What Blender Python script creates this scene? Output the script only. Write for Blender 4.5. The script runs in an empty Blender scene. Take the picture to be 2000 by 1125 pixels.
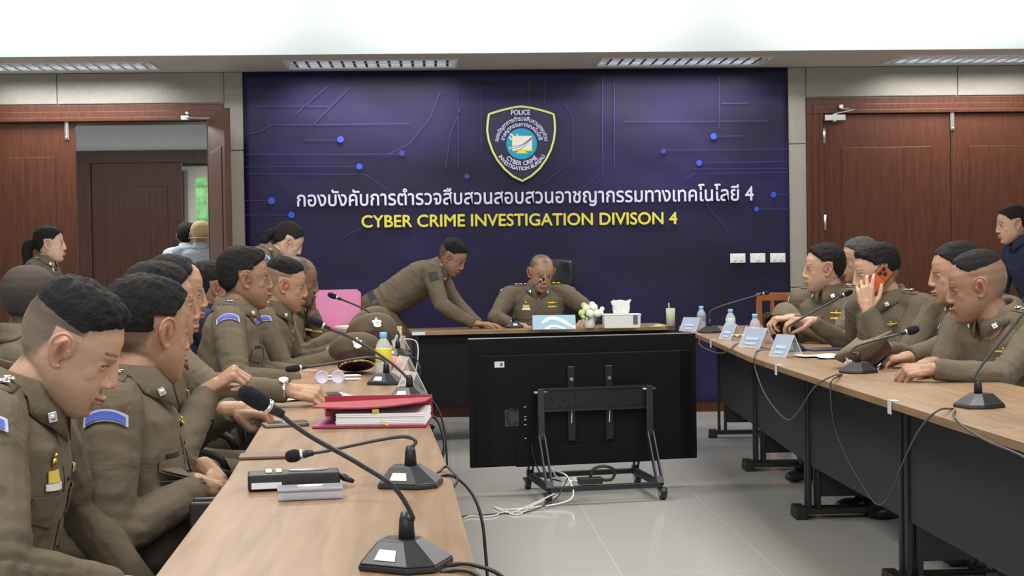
import bpy, bmesh, math, random
import numpy as np
from mathutils import Vector, Matrix, noise, kdtree
from mathutils.bvhtree import BVHTree
random.seed(7)
S = bpy.context.scene
COL = S.collection
PI = math.pi
# ---------------------------------------------------------------- camera
F = 2800.0; CH = 1.20
YAW, PITCH, ROLL = math.radians(3.0), math.radians(1.13), math.radians(0.9)
fw = Vector((math.sin(YAW)*math.cos(PITCH), math.cos(YAW)*math.cos(PITCH), -math.sin(PITCH)))
rt0 = fw.cross(Vector((0, 0, 1))).normalized(); up0 = rt0.cross(fw)
rt = rt0*math.cos(ROLL) - up0*math.sin(ROLL); up = up0*math.cos(ROLL) + rt0*math.sin(ROLL)
cd = bpy.data.cameras.new('camera'); cam = bpy.data.objects.new('camera', cd); COL.objects.link(cam)
cd.sensor_width = 36; cd.lens = 36*F/2000; cd.clip_start = .05; cd.clip_end = 200
cam.matrix_world = Matrix(((rt.x, up.x, -fw.x, 0), (rt.y, up.y, -fw.y, 0), (rt.z, up.z, -fw.z, CH), (0, 0, 0, 1)))
S.camera = cam
CAM = Vector((0, 0, CH))
def ray(px, py): return fw + rt*(px-1000)/F - up*(py-562.5)/F
def PZ(px, py, z):
    d = ray(px, py); return CAM + d*((z-CH)/d.z)
def PY(px, py, y):
    d = ray(px, py); return CAM + d*(y/d.y)
# ---------------------------------------------------------------- light and exposure
S.view_settings.view_transform = 'Standard'; S.view_settings.look = 'None'
S.view_settings.gamma = 1; S.view_settings.use_curve_mapping = False
S.view_settings.exposure = 0.6
S.cycles.use_denoising = True
S.cycles.max_bounces = 6; S.cycles.caustics_reflective = False; S.cycles.caustics_refractive = False
S.cycles.sample_clamp_indirect = 4
w = bpy.data.worlds.new('world'); S.world = w; w.use_nodes = True
w.node_tree.nodes['Background'].inputs[0].default_value = (.86, .93, 1, 1)
w.node_tree.nodes['Background'].inputs[1].default_value = .55
def area(name, loc, rot, sx, sy, e, col=(1, 1, 1)):
    l = bpy.data.lights.new(name, 'AREA'); l.shape = 'RECTANGLE'; l.size = sx; l.size_y = sy; l.energy = e; l.color = col
    o = bpy.data.objects.new(name, l); COL.objects.link(o); o.location = loc; o.rotation_euler = rot
    o.visible_camera = False
    return o
# rows of ceiling luminaires over the raised middle of the room, and the daylight windows behind the camera
for i, (x, y) in enumerate([(-1.2, 2.2), (1.9, 2.2), (-1.2, 4.9), (1.9, 4.9), (-1.2, 7.6), (1.9, 7.6)]):
    area('ceiling_luminaire_light', (x, y, 3.02), (0, 0, 0), 1.4, .7, 40, (1, .97, .92))
for x in (-2.2, .6, 3.4):   # added unseen lights, aimed at the bulkhead to whiten it
    l = area('bulkhead_fill_light', (x, 8.9, 3.0), (math.radians(94), 0, 0), 2.4, .1, 6.0, (.92, .97, 1)); l.data.spread = math.radians(70)
area('window_daylight', (-.5, -3.4, 1.7), (math.radians(90), 0, 0), 6.5, 2.0, 75, (.86, .93, 1))
# ---------------------------------------------------------------- materials
MATS = {}
def mat(name, col, rough=.6, metal=0., bump=0., bscale=80., var=0., vscale=6., attr=None, trans=0., emit=0., spec=.5, coat=0., sheen=0., wr=0., alpha=1.):
    if name in MATS: return MATS[name]
    m = bpy.data.materials.new(name); m.use_nodes = True; nt = m.node_tree; b = nt.nodes['Principled BSDF']
    b.inputs['Base Color'].default_value = (*col, 1); b.inputs['Roughness'].default_value = rough
    b.inputs['Metallic'].default_value = metal; b.inputs['Specular IOR Level'].default_value = spec
    b.inputs['Transmission Weight'].default_value = trans; b.inputs['Coat Weight'].default_value = coat
    b.inputs['Sheen Weight'].default_value = sheen; b.inputs['Alpha'].default_value = alpha
    if emit: b.inputs['Emission Color'].default_value = (*col, 1); b.inputs['Emission Strength'].default_value = emit
    tc = nt.nodes.new('ShaderNodeTexCoord'); src = None
    if var:
        n = nt.nodes.new('ShaderNodeTexNoise'); n.inputs['Scale'].default_value = vscale; n.inputs['Detail'].default_value = 5
        nt.links.new(tc.outputs['Object'], n.inputs['Vector'])
        r = nt.nodes.new('ShaderNodeMapRange'); r.inputs['From Min'].default_value = .3; r.inputs['From Max'].default_value = .7
        r.inputs['To Min'].default_value = 1-var; r.inputs['To Max'].default_value = 1+var
        nt.links.new(n.outputs['Fac'], r.inputs['Value'])
        mx = nt.nodes.new('ShaderNodeVectorMath'); mx.operation = 'SCALE'; mx.inputs[0].default_value = col
        nt.links.new(r.outputs['Result'], mx.inputs['Scale']); src = mx.outputs['Vector']
    if attr:
        a = nt.nodes.new('ShaderNodeAttribute'); a.attribute_name = attr
        mm = nt.nodes.new('ShaderNodeMix'); mm.data_type = 'RGBA'; mm.blend_type = 'MULTIPLY'; mm.inputs['Factor'].default_value = 1
        if src: nt.links.new(src, mm.inputs['A'])
        else: mm.inputs['A'].default_value = (*col, 1)
        nt.links.new(a.outputs['Color'], mm.inputs['B']); src = mm.outputs['Result']
    if src: nt.links.new(src, b.inputs['Base Color'])
    h = None
    if bump:
        n = nt.nodes.new('ShaderNodeTexNoise'); n.inputs['Scale'].default_value = bscale; n.inputs['Detail'].default_value = 4
        nt.links.new(tc.outputs['Object'], n.inputs['Vector'])
        bp = nt.nodes.new('ShaderNodeBump'); bp.inputs['Strength'].default_value = bump; bp.inputs['Distance'].default_value = .01
        nt.links.new(n.outputs['Fac'], bp.inputs['Height']); h = bp
    if wr:
        n = nt.nodes.new('ShaderNodeTexNoise'); n.inputs['Scale'].default_value = 7; n.inputs['Detail'].default_value = 3; n.inputs['Distortion'].default_value = 1.2
        nt.links.new(tc.outputs['Object'], n.inputs['Vector'])
        bp = nt.nodes.new('ShaderNodeBump'); bp.inputs['Strength'].default_value = wr; bp.inputs['Distance'].default_value = .03
        nt.links.new(n.outputs['Fac'], bp.inputs['Height'])
        if h: nt.links.new(h.outputs['Normal'], bp.inputs['Normal'])
        h = bp
    if h: nt.links.new(h.outputs['Normal'], b.inputs['Normal'])
    MATS[name] = m; return m
def wood(name, c1, c2, axis='Y', rough=.4, scale=1.0, coat=0.):
    if name in MATS: return MATS[name]
    m = bpy.data.materials.new(name); m.use_nodes = True; nt = m.node_tree; b = nt.nodes['Principled BSDF']
    tc = nt.nodes.new('ShaderNodeTexCoord'); mp = nt.nodes.new('ShaderNodeMapping')
    sc = [14*scale]*3; sc['XYZ'.index(axis)] = 1.1*scale; mp.inputs['Scale'].default_value = sc
    n = nt.nodes.new('ShaderNodeTexNoise'); n.inputs['Scale'].default_value = 2.2; n.inputs['Detail'].default_value = 8; n.inputs['Distortion'].default_value = .6
    nt.links.new(tc.outputs['Object'], mp.inputs['Vector']); nt.links.new(mp.outputs['Vector'], n.inputs['Vector'])
    r = nt.nodes.new('ShaderNodeValToRGB'); r.color_ramp.elements[0].position = .3; r.color_ramp.elements[1].position = .7
    r.color_ramp.elements[0].color = (*c1, 1); r.color_ramp.elements[1].color = (*c2, 1)
    nt.links.new(n.outputs['Fac'], r.inputs['Fac']); nt.links.new(r.outputs['Color'], b.inputs['Base Color'])
    b.inputs['Roughness'].default_value = rough; b.inputs['Coat Weight'].default_value = coat; b.inputs['Specular IOR Level'].default_value = .3
    MATS[name] = m; return m
M_UNI = mat('khaki_uniform_cloth', (.142, .115, .080), .9, bump=.25, bscale=600, var=.07, vscale=5, wr=.5, spec=.25)
M_UNID = mat('khaki_trouser_cloth', (.125, .098, .066), .85, bump=.25, bscale=600, var=.07, wr=.4, spec=.25)
M_NAVY = mat('navy_cloth', (.012, .016, .045), .85, bump=.2, bscale=500, var=.1, wr=.3)
M_LBLUE = mat('pale_blue_cloth', (.45, .52, .6), .85, wr=.3)
M_HAIR = mat('black_hair', (.010, .009, .009), .75, bump=.5, bscale=260, var=.3, vscale=60, spec=.25)
M_HAIRG = mat('greying_hair', (.06, .055, .052), .6, bump=1.0, bscale=260, var=.5, vscale=80)
M_SILVER = mat('silver_metal', (.85, .86, .9), .28, 1.0)
M_GOLD = mat('gold_metal', (.85, .60, .12), .35, 1.0)
M_GOLDT = mat('gold_thread', (.75, .55, .10), .6)
M_WHITE = mat('white_plastic', (.8, .8, .8), .4)
M_PATCHB = mat('blue_patch', (.09, .13, .55), .8)
M_PATCHW = mat('pale_patch_border', (.50, .52, .66), .8)
M_BLACK = mat('black_plastic', (.012, .012, .013), .45)
M_BLACKM = mat('matte_black', (.006, .006, .007), .7)
M_BLKLEATH = mat('black_leather', (.015, .017, .020), .42, bump=.1, bscale=200)
M_STEEL = mat('brushed_steel', (.6, .6, .6), .35, 1.0)
M_CHROME = mat('chrome', (.8, .8, .8), .12, 1.0)
M_RED = mat('red_board', (.34, .025, .045), .5)
M_PINK = mat('pink_lining', (.50, .12, .28), .6)
M_PAPER = mat('white_paper', (.82, .83, .86), .7)
M_GLASS = mat('clear_plastic', (.95, .97, 1), .05, trans=1.0)
# ---------------------------------------------------------------- mesh builders
def V(*a): return Vector(a)
def rotm(rx=0, ry=0, rz=0): return Matrix.Rotation(rz, 3, 'Z') @ Matrix.Rotation(ry, 3, 'Y') @ Matrix.Rotation(rx, 3, 'X')
class MB:
    def __init__(s): s.v = []; s.f = []; s.m = []
    def add(s, vs, fs, mi=0):
        b = len(s.v); s.v += [Vector(v) for v in vs]; s.f += [tuple(b+i for i in f) for f in fs]; s.m += [mi]*len(fs); return s
    def box(s, c, size, R=None, mi=0, taper=1.0):
        x, y, z = [a/2 for a in size]; c = Vector(c); R = R or Matrix.Identity(3)
        vs = [c + R @ Vector((sx*x*(taper if sz > 0 else 1), sy*y*(taper if sz > 0 else 1), sz*z)) for sz in (-1, 1) for sx, sy in ((-1, -1), (1, -1), (1, 1), (-1, 1))]
        return s.add(vs, [(3, 2, 1, 0), (4, 5, 6, 7), (0, 1, 5, 4), (1, 2, 6, 5), (2, 3, 7, 6), (3, 0, 4, 7)], mi)
    def prism(s, pts, z0, z1, T=None, mi=0, top=None):
        T = T or Matrix.Identity(4); n = len(pts); top = top or pts
        vs = [T @ Vector((p[0], p[1], z0)) for p in pts] + [T @ Vector((p[0], p[1], z1)) for p in top]
        return s.add(vs, [tuple(range(n-1, -1, -1)), tuple(range(n, 2*n))] + [(i, (i+1) % n, n+(i+1) % n, n+i) for i in range(n)], mi)
    def tube(s, pts, r, seg=8, mi=0, flat=1.0):
        pts = [Vector(p) for p in pts]; n = len(pts); rs = r if isinstance(r, (list, tuple)) else [r]*n
        vs = []; prev = None
        for i, p in enumerate(pts):
            t = (pts[min(i+1, n-1)]-pts[max(i-1, 0)]).normalized()
            if prev is None: a = t.orthogonal().normalized()
            else:
                a = prev - t*prev.dot(t); a = a.normalized() if a.length > 1e-6 else t.orthogonal().normalized()
            prev = a; b = t.cross(a)
            vs += [p + (a*math.cos(2*PI*k/seg) + b*math.sin(2*PI*k/seg)*flat)*rs[i] for k in range(seg)]
        fs = [(i*seg+k, i*seg+(k+1) % seg, (i+1)*seg+(k+1) % seg, (i+1)*seg+k) for i in range(n-1) for k in range(seg)]
        fs += [tuple(range(seg-1, -1, -1)), tuple((n-1)*seg+k for k in range(seg))]
        return s.add(vs, fs, mi)
    def lathe(s, prof, c=(0, 0, 0), seg=20, R=None, mi=0, sx=1, sy=1):
        c = Vector(c); R = R or Matrix.Identity(3); n = len(prof)
        vs = [c + R @ Vector((max(r, 1e-4)*math.cos(2*PI*k/seg)*sx, max(r, 1e-4)*math.sin(2*PI*k/seg)*sy, z)) for r, z in prof for k in range(seg)]
        fs = [(i*seg+k, i*seg+(k+1) % seg, (i+1)*seg+(k+1) % seg, (i+1)*seg+k) for i in range(n-1) for k in range(seg)]
        fs += [tuple(range(seg-1, -1, -1)), tuple((n-1)*seg+k for k in range(seg))]
        return s.add(vs, fs, mi)
    def ell(s, c, r, R=None, mi=0, seg=14, rings=9):
        r = (r, r, r) if not isinstance(r, (tuple, list)) else r
        c = Vector(c); R = R or Matrix.Identity(3); vs = [c + R @ Vector((0, 0, r[2]))]
        for i in range(1, rings):
            a = PI*i/rings
            vs += [c + R @ Vector((r[0]*math.sin(a)*math.cos(2*PI*k/seg), r[1]*math.sin(a)*math.sin(2*PI*k/seg), r[2]*math.cos(a))) for k in range(seg)]
        vs.append(c - R @ Vector((0, 0, r[2])))
        fs = [(0, 1+k, 1+(k+1) % seg) for k in range(seg)]
        for i in range(rings-2):
            fs += [(1+i*seg+k, 1+(i+1)*seg+k, 1+(i+1)*seg+(k+1) % seg, 1+i*seg+(k+1) % seg) for k in range(seg)]
        L = len(vs)-1; b = 1+(rings-2)*seg
        fs += [(L, b+(k+1) % seg, b+k) for k in range(seg)]
        return s.add(vs, fs, mi)
    def chain(s, pts, rs, mi=0, seg=12):
        pts = [Vector(p) for p in pts]; rs = rs if isinstance(rs, (list, tuple)) else [rs]*len(pts)
        s.tube(pts, list(rs), seg, mi)
        for p, r in zip(pts, rs): s.ell(p, r*1.0, seg=seg, rings=8, mi=mi)
        return s
    def loft(s, rings, mi=0):
        """rings: lists of points of one length, closed with flat caps"""
        n = len(rings); seg = len(rings[0]); vs = [p for r in rings for p in r]
        fs = [(i*seg+k, i*seg+(k+1) % seg, (i+1)*seg+(k+1) % seg, (i+1)*seg+k) for i in range(n-1) for k in range(seg)]
        fs += [tuple(range(seg-1, -1, -1)), tuple((n-1)*seg+k for k in range(seg))]
        return s.add(vs, fs, mi)
    def sheet(s, grid, th, mi=0):
        """grid of points (rows x cols) thickened along its own normal by th"""
        R = len(grid); Cn = len(grid[0]); top = []
        for i in range(R):
            for j in range(Cn):
                a = grid[min(i+1, R-1)][j]-grid[max(i-1, 0)][j]; b = grid[i][min(j+1, Cn-1)]-grid[i][max(j-1, 0)]
                nn = b.cross(a); nn = nn.normalized() if nn.length > 1e-9 else Vector((0, 0, 1)); top.append(grid[i][j]+nn*th)
        vs = [grid[i][j] for i in range(R) for j in range(Cn)] + top; o = R*Cn; fs = []
        for i in range(R-1):
            for j in range(Cn-1):
                q = (i*Cn+j, i*Cn+j+1, (i+1)*Cn+j+1, (i+1)*Cn+j); fs.append(q); fs.append(tuple(o+x for x in reversed(q)))
        edge = [j for j in range(Cn)] + [i*Cn+Cn-1 for i in range(1, R)] + [(R-1)*Cn+j for j in range(Cn-2, -1, -1)] + [i*Cn for i in range(R-2, 0, -1)]
        for k in range(len(edge)):
            a, b = edge[k], edge[(k+1) % len(edge)]; fs.append((b, a, o+a, o+b))
        return s.add(vs, fs, mi)
    def mesh(s, name='m'):
        me = bpy.data.meshes.new(name); me.from_pydata([tuple(v) for v in s.v], [], s.f); me.polygons.foreach_set('material_index', s.m); me.update(); return me
    def build(s, name, mats, parent=None, smooth=False, bevel=0, loc=None, fix=True):
        """vertices are in world space; the object gets its own origin (loc) or the parent's"""
        mats = mats if isinstance(mats, (list, tuple)) else [mats]
        if parent is not None: o0 = worldloc(parent)
        elif loc is not None: o0 = Vector(loc)
        else:
            mn = [min(v[k] for v in s.v) for k in range(3)]; mx = [max(v[k] for v in s.v) for k in range(3)]; o0 = Vector(((mn[0]+mx[0])/2, (mn[1]+mx[1])/2, mn[2]))
        s.v = [v-o0 for v in s.v]
        me = s.mesh(name)
        if fix:
            bm = bmesh.new(); bm.from_mesh(me); bmesh.ops.recalc_face_normals(bm, faces=bm.faces); bm.to_mesh(me); bm.free()
        return link(name, me, mats, parent, o0, smooth, bevel)
def worldloc(o):
    l = o.location.copy()
    while o.parent: o = o.parent; l += o.location
    return l
def link(name, me, mats, parent=None, loc=(0, 0, 0), smooth=False, bevel=0):
    for m in mats: me.materials.append(m)
    if smooth: me.shade_smooth()
    o = bpy.data.objects.new(name, me); COL.objects.link(o)
    if parent is not None: o.parent = parent
    else: o.location = loc
    if bevel:
        b = o.modifiers.new('bevel', 'BEVEL'); b.width = bevel; b.segments = 2; b.limit_method = 'ANGLE'; b.angle_limit = math.radians(40)
    return o
def tag(o, label, cat, group=None, kind=None):
    o['label'] = label
    if cat: o['category'] = cat
    if group: o['group'] = group
    if kind: o['kind'] = kind
    return o
def struct(o): o['kind'] = 'structure'; return o
def empty(name, loc, rz=0):
    o = bpy.data.objects.new(name, None); COL.objects.link(o); o.location = loc; o.rotation_euler = (0, 0, rz); o.empty_display_size = .1; return o
def copy_tree(o, parent=None):
    c = o.copy(); COL.objects.link(c); c.parent = parent
    for ch in list(o.children): copy_tree(ch, c)
    return c
def remesh(mb, voxel, smooth=2, sf=.5):
    me = mb.mesh('tmp'); o = bpy.data.objects.new('tmp', me); COL.objects.link(o)
    r = o.modifiers.new('r', 'REMESH'); r.mode = 'VOXEL'; r.voxel_size = voxel; r.use_smooth_shade = True
    if smooth:
        q = o.modifiers.new('s', 'SMOOTH'); q.factor = sf; q.iterations = smooth
    dg = bpy.context.evaluated_depsgraph_get(); dg.update()
    out = bpy.data.meshes.new_from_object(o.evaluated_get(dg))
    bpy.data.objects.remove(o); bpy.data.meshes.remove(me)
    n = len(out.vertices); co = np.empty(n*3, np.float32); out.vertices.foreach_get('co', co); co = co.reshape(-1, 3).astype(float)
    fs = [tuple(p.vertices) for p in out.polygons]; bpy.data.meshes.remove(out)
    return co, fs
def curve_pts(pts, n=24):
    """Catmull-Rom through points"""
    P = [Vector(p) for p in pts]; P = [2*P[0]-P[1]] + P + [2*P[-1]-P[-2]]; out = []
    k = len(P)-3
    for i in range(k):
        for j in range(max(2, n//k)):
            t = j/max(2, n//k); a, b, c, d = P[i:i+4]
            out.append(.5*((2*b)+(c-a)*t+(2*a-5*b+4*c-d)*t*t+(3*b-a-3*c+d)*t**3))
    out.append(P[-2]); return out
def nrm(a): return a/np.maximum(np.linalg.norm(a, axis=-1, keepdims=True), 1e-9)
def sstep(a, b, x): t = np.clip((x-a)/(b-a), 0, 1); return t*t*(3-2*t)
# ---------------------------------------------------------------- the room
YW = 11.0; CZ = 2.655; YB = 10.12
M_WALLP = mat('grey_fabric_panel', (.34, .325, .29), .95, bump=.5, bscale=420, var=.05, vscale=40)
M_WALLW = mat('painted_wall', (.62, .63, .61), .85, bump=.15, bscale=90)
M_CEIL = mat('painted_ceiling', (.60, .56, .50), .9)
M_BEAM = mat('white_painted_bulkhead', (.82, .86, .87), .85, bump=.25, bscale=60)
M_DOOR = wood('red_brown_door_veneer', (.066, .021, .011), (.105, .036, .018), 'Z', .42, 1.6)
M_DOORD = wood('dark_door_veneer', (.055, .020, .013), (.085, .032, .020), 'Z', .4, 1.6)
M_TABLE = wood('oak_laminate', (.215, .130, .070), (.325, .212, .122), 'Y', .38, .9)
M_TABLEX = wood('oak_laminate_cross', (.215, .130, .070), (.325, .212, .122), 'X', .38, .9)
M_DESKM = mat('dark_grey_metal', (.022, .022, .025), .5, bump=.1, bscale=300, spec=.3)
M_DESKB = mat('black_desk_panel', (.006, .006, .007), .6, spec=.2)
# glossy porcelain floor tiles
m = bpy.data.materials.new('polished_floor_tiles'); m.use_nodes = True; nt = m.node_tree; b = nt.nodes['Principled BSDF']
tc = nt.nodes.new('ShaderNodeTexCoord'); mp = nt.nodes.new('ShaderNodeMapping'); mp.inputs['Location'].default_value = (.02, .1, 0)
mp.inputs['Rotation'].default_value = (0, 0, math.radians(0)); br = nt.nodes.new('ShaderNodeTexBrick')
br.offset = 0; br.inputs['Scale'].default_value = 1; br.inputs['Brick Width'].default_value = .6; br.inputs['Row Height'].default_value = .6; br.inputs['Mortar Size'].default_value = .003
br.inputs['Color1'].default_value = (.46, .46, .44, 1); br.inputs['Color2'].default_value = (.45, .45, .43, 1); br.inputs['Mortar'].default_value = (.55, .55, .53, 1); br.inputs['Bias'].default_value = -.2
nt.links.new(tc.outputs['Object'], mp.inputs['Vector']); nt.links.new(mp.outputs['Vector'], br.inputs['Vector']); nt.links.new(br.outputs['Color'], b.inputs['Base Color'])
b.inputs['Roughness'].default_value = .12; b.inputs['Specular IOR Level'].default_value = .55; M_FLOOR = m
def sbox(name, c, size, m_, parent=None, bevel=0, R=None): return struct(MB().box(c, size, R).build(name, m_, parent, bevel=bevel))
sbox('floor', (.7, 8.5, -.05), (12, 26, .1), M_FLOOR)
XL, XR = -4.0, 5.2
# wall with two door openings: left X -3.72..-1.70, right X 3.0..5.0
DZ = 2.29
LX0, LX1 = -3.70, -1.715; RX0, RX1 = 3.00, 5.02
wb = MB(); yc = YW+.1
for x0, x1, z0, z1 in ((XL, LX0, 0, DZ), (LX1, RX0, 0, DZ), (RX1, XR, 0, DZ), (XL, XR, DZ, 3.2)):
    wb.box(((x0+x1)/2, yc, (z0+z1)/2), (x1-x0, .2, z1-z0))
struct(wb.build('wall_back', M_WALLW))
# fabric panels on the wall
def panels(xs, zs):
    b_ = MB()
    for i in range(len(xs)-1):
        for j in range(len(zs)-1):
            b_.box(((xs[i]+xs[i+1])/2, YW-.012, (zs[j]+zs[j+1])/2), (xs[i+1]-xs[i]-.006, .024, zs[j+1]-zs[j]-.006))
    return b_
b_ = panels([-1.585, -1.44+.06], [0, .95, 2.06, CZ]); b_.add(*[(p.v, p.f) for p in [panels([-4.0, -2.83, -1.585], [2.42, CZ])]][0])
o = b_.build('wall_panel', M_WALLP, bevel=.006); o.name = 'trim_1'; struct(o)
b_ = panels([2.68, 2.875], [0, .95, 2.06, CZ]); p = panels([2.875, 4.07, 5.2], [2.42, CZ]); b_.add(p.v, p.f)
o = b_.build('trim_2', M_WALLP, bevel=.006); struct(o)
sbox('wall_left', (XL-.1, 4, 1.6), (.2, 14, 3.2), M_WALLW); sbox('wall_right', (XR+.1, 4, 1.6), (.2, 14, 3.2), M_WALLW)
# wall behind the camera with a band of windows
wr_ = MB()
for x0, x1, z0, z1 in ((XL, XR, 0, .7), (XL, XR, 2.8, 3.2), (XL, -3.8, .7, 2.8), (4.8, XR, .7, 2.8)): wr_.box(((x0+x1)/2, -3.6, (z0+z1)/2), (x1-x0, .2, z1-z0))
struct(wr_.build('wall_front', M_WALLW))
sbox('ceiling', (.6, YB/2-1.75, 3.13), (9.2, YB+3.5, .1), M_CEIL)
sf = MB(); sf.box((.6, (YB+YW)/2, CZ+.05+.0), (9.2, YW-YB, .1))
# soffit is cut around the four luminaires
sf = MB(); LY0, LY1 = 10.40, 10.84; LXS = [(-3.30, -2.02), (-1.09, .19), (1.22, 2.50), (3.42, 4.70)]
sf.box((.6, (YB+LY0)/2, CZ+.06), (9.2, LY0-YB, .12)); sf.box((.6, (LY1+YW)/2, CZ+.06), (9.2, YW-LY1, .12))
xs = [XL] + [v for p in LXS for v in p] + [XR]
for i in range(0, len(xs), 2): sf.box(((xs[i]+xs[i+1])/2, (LY0+LY1)/2, CZ+.06), (xs[i+1]-xs[i], LY1-LY0, .12))
o = sf.build('ceiling_soffit', M_CEIL); o.name = 'ceiling.001'; struct(o)
sbox('trim_3', (.6, YB-.01, (CZ+3.1)/2), (9.2, .02, 3.1-CZ), M_BEAM)
b_ = MB(); b_.box(((LX1+.13+RX0-.13)/2, YW-.008, .05), (RX0-LX1-.26, .016, .10)); struct(b_.build('baseboard_back', M_DOOR))
# louvred luminaires in the soffit
M_TUBE = mat('lit_fluorescent_tube', (1, .98, .95), .5, emit=3.2)
M_REFL = mat('mirror_reflector', (.82, .85, .9), .22, 1.0)
def luminaire(x0, x1, lab):
    e = empty('ceiling_light', ((x0+x1)/2, (LY0+LY1)/2, CZ)); tag(e, lab, 'ceiling light', 'louvred ceiling lights above the back wall')
    f = MB(); ym = (LY0+LY1)/2; L = x1-x0
    for y, s in ((LY0+.006, 1), (LY1-.006, 1)): f.box(((x0+x1)/2, y, CZ+.045), (L, .012, .10))
    for x in (x0+.006, x1-.006): f.box((x, ym, CZ+.045), (.012, LY1-LY0, .10))
    f.box(((x0+x1)/2, ym, CZ+.10), (L, LY1-LY0, .01)); f.build('housing', mat('luminaire_white', (.7, .7, .68), .5), e)
    g = MB(); n = 15
    for i in range(1, n):
        x = x0+L*i/n
        for s in (-1, 1):
            yc_ = ym+s*(LY1-LY0)*.23; g.add([(x-.010, yc_-.098, CZ+.002), (x+.010, yc_-.098, CZ+.002), (x+.010, yc_+.098, CZ+.002), (x-.010, yc_+.098, CZ+.002), (x-.002, yc_-.098, CZ+.045), (x+.002, yc_-.098, CZ+.045), (x+.002, yc_+.098, CZ+.045), (x-.002, yc_+.098, CZ+.045)],
                                    [(0, 1, 2, 3), (4, 7, 6, 5), (0, 4, 5, 1), (1, 5, 6, 2), (2, 6, 7, 3), (3, 7, 4, 0)])
    for y in (LY0+.014, ym, LY1-.014): g.box(((x0+x1)/2, y, CZ+.024), (L-.03, .006 if y != ym else .012, .045))
    g.build('louvre', M_REFL, e)
    for s in (-1, 1): MB().tube([(x0+.04, ym+s*(LY1-LY0)*.23, CZ+(LY1-LY0)*.23), (x1-.04, ym+s*(LY1-LY0)*.23, CZ+(LY1-LY0)*.23)], .013, 10).build('fluorescent_tube', M_TUBE, e, smooth=True)
for (x0, x1), lab in zip(LXS, ('louvred ceiling light above the open left door, cut by the frame edge', 'louvred ceiling light above the left half of the navy banner', 'louvred ceiling light above the right half of the navy banner', 'louvred ceiling light above the closed right door, at the frame edge')): luminaire(x0, x1, lab)
for (x0, x1) in LXS:
    l = area('luminaire_light', ((x0+x1)/2, (LY0+LY1)/2, CZ+.0), (0, 0, 0), 1.2, .36, 15, (1, .97, .95)); l.data.spread = math.radians(150)
# door frames and leaves
def door_frame(name, x0, x1, lab=None):
    b_ = MB()
    w_ = .125
    for i, (d, t, ww_) in enumerate(((.030, .0, w_), (.045, .012, .075), (.055, .020, .030))):
        b_.box(((x0+x1)/2, YW-d/2, DZ+t*0+ww_/2 + (0)), (x1-x0+2*ww_, d, ww_))
        for x, s in ((x0, -1), (x1, 1)): b_.box((x+s*ww_/2, YW-d/2, DZ/2), (ww_, d, DZ))
    for x, s in ((x0, 1), (x1, -1)): b_.box((x+s*.004, YW+.1, DZ/2), (.008, .2, DZ))
    b_.box(((x0+x1)/2, YW+.1, DZ-.004), (x1-x0, .2, .008))
    return struct(b_.build(name, M_DOOR, bevel=.004))
fl_ = door_frame('trim_4', LX0, LX1); fr_ = door_frame('trim_5', RX0, RX1)
def leaf(name, a, dirx, w_, side=1, md=M_DOOR):
    """a = hinge corner, dirx = unit vector along the leaf"""
    d = Vector(dirx).normalized(); nrm_ = V(0, 0, 1).cross(d); R = Matrix((d, nrm_, V(0, 0, 1))).transposed(); a = Vector(a)
    b_ = MB(); b_.box(a+d*w_/2+V(0, 0, DZ/2), (w_-.006, .042, DZ-.012), R)
    o = struct(b_.build(name, md, bevel=.003))
    q = MB(); q.box(a+d*w_/2+V(0, 0, DZ/2-.05)+nrm_*side*.024, (w_-.30, .008, DZ-.42), R); q.build('raised_panel', md, o, bevel=.006)
    return o
M_HARD = M_STEEL
lw = (LX1-LX0)/2
d1 = leaf('door_1', (LX0, YW+.02, 0), (1, 0, 0), lw, -1)
d2 = leaf('door_2', (LX1+.03, YW-.06, 0), (.255, -.90, 0), .93, -1)
rw = (RX1-RX0)/2
d3 = leaf('door_3', (RX0, YW+.0, 0), (1, 0, 0), rw, -1); d4 = leaf('door_4', (RX1, YW+.0, 0), (-1, 0, 0), rw, 1)
def bolt(parent, x, z, y=YW-.035):
    b_ = MB(); b_.box((x, y, z), (.030, .010, .16)); b_.tube([(x, y-.010, z-.07), (x, y-.010, z+.085)], .007, 8); b_.ell((x, y-.012, z+.075), .013); b_.ell((x, y-.014, z-.065), .012)
    b_.build('surface_bolt', M_STEEL, parent, smooth=False, bevel=.003)
p = PY(131, 252, YW-.03); bolt(d1, p.x-.01, p.z, YW-.005)
p = PY(1862, 234, YW-.05); bolt(d4, p.x, p.z, YW-.028)
for zz_ in (2.12, 1.45, .4): MB().tube([(RX0+.004, YW-.058, zz_-.06), (RX0+.004, YW-.058, zz_+.06)], .011, 8).build('hinge', M_STEEL, d3, smooth=True)
b_ = MB(); p = PY(1630, 230, YW-.08); b_.box(p, (.16, .045, .045)); b_.lathe([(.016, -.03), (.02, -.03), (.02, .03), (.016, .03)], p+V(0, 0, 0)); b_.tube([p+V(0, 0, .03), p+V(.14, -.06, .055), p+V(.05, -.0, .07)], .006, 6); b_.box(p+V(.05, .01, .085), (.03, .05, .03))
b_.build('door_closer', M_STEEL, d3, bevel=.004)
b_ = MB(); p = PY(362, 230, YW-.08); b_.box(p, (.06, .04, .03)); b_.tube([p, PY(410, 231, YW-.4)], .007, 6); b_.ell(p+V(.02, -.02, .03), .018); b_.build('closer_arm', M_STEEL, fl_)
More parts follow.
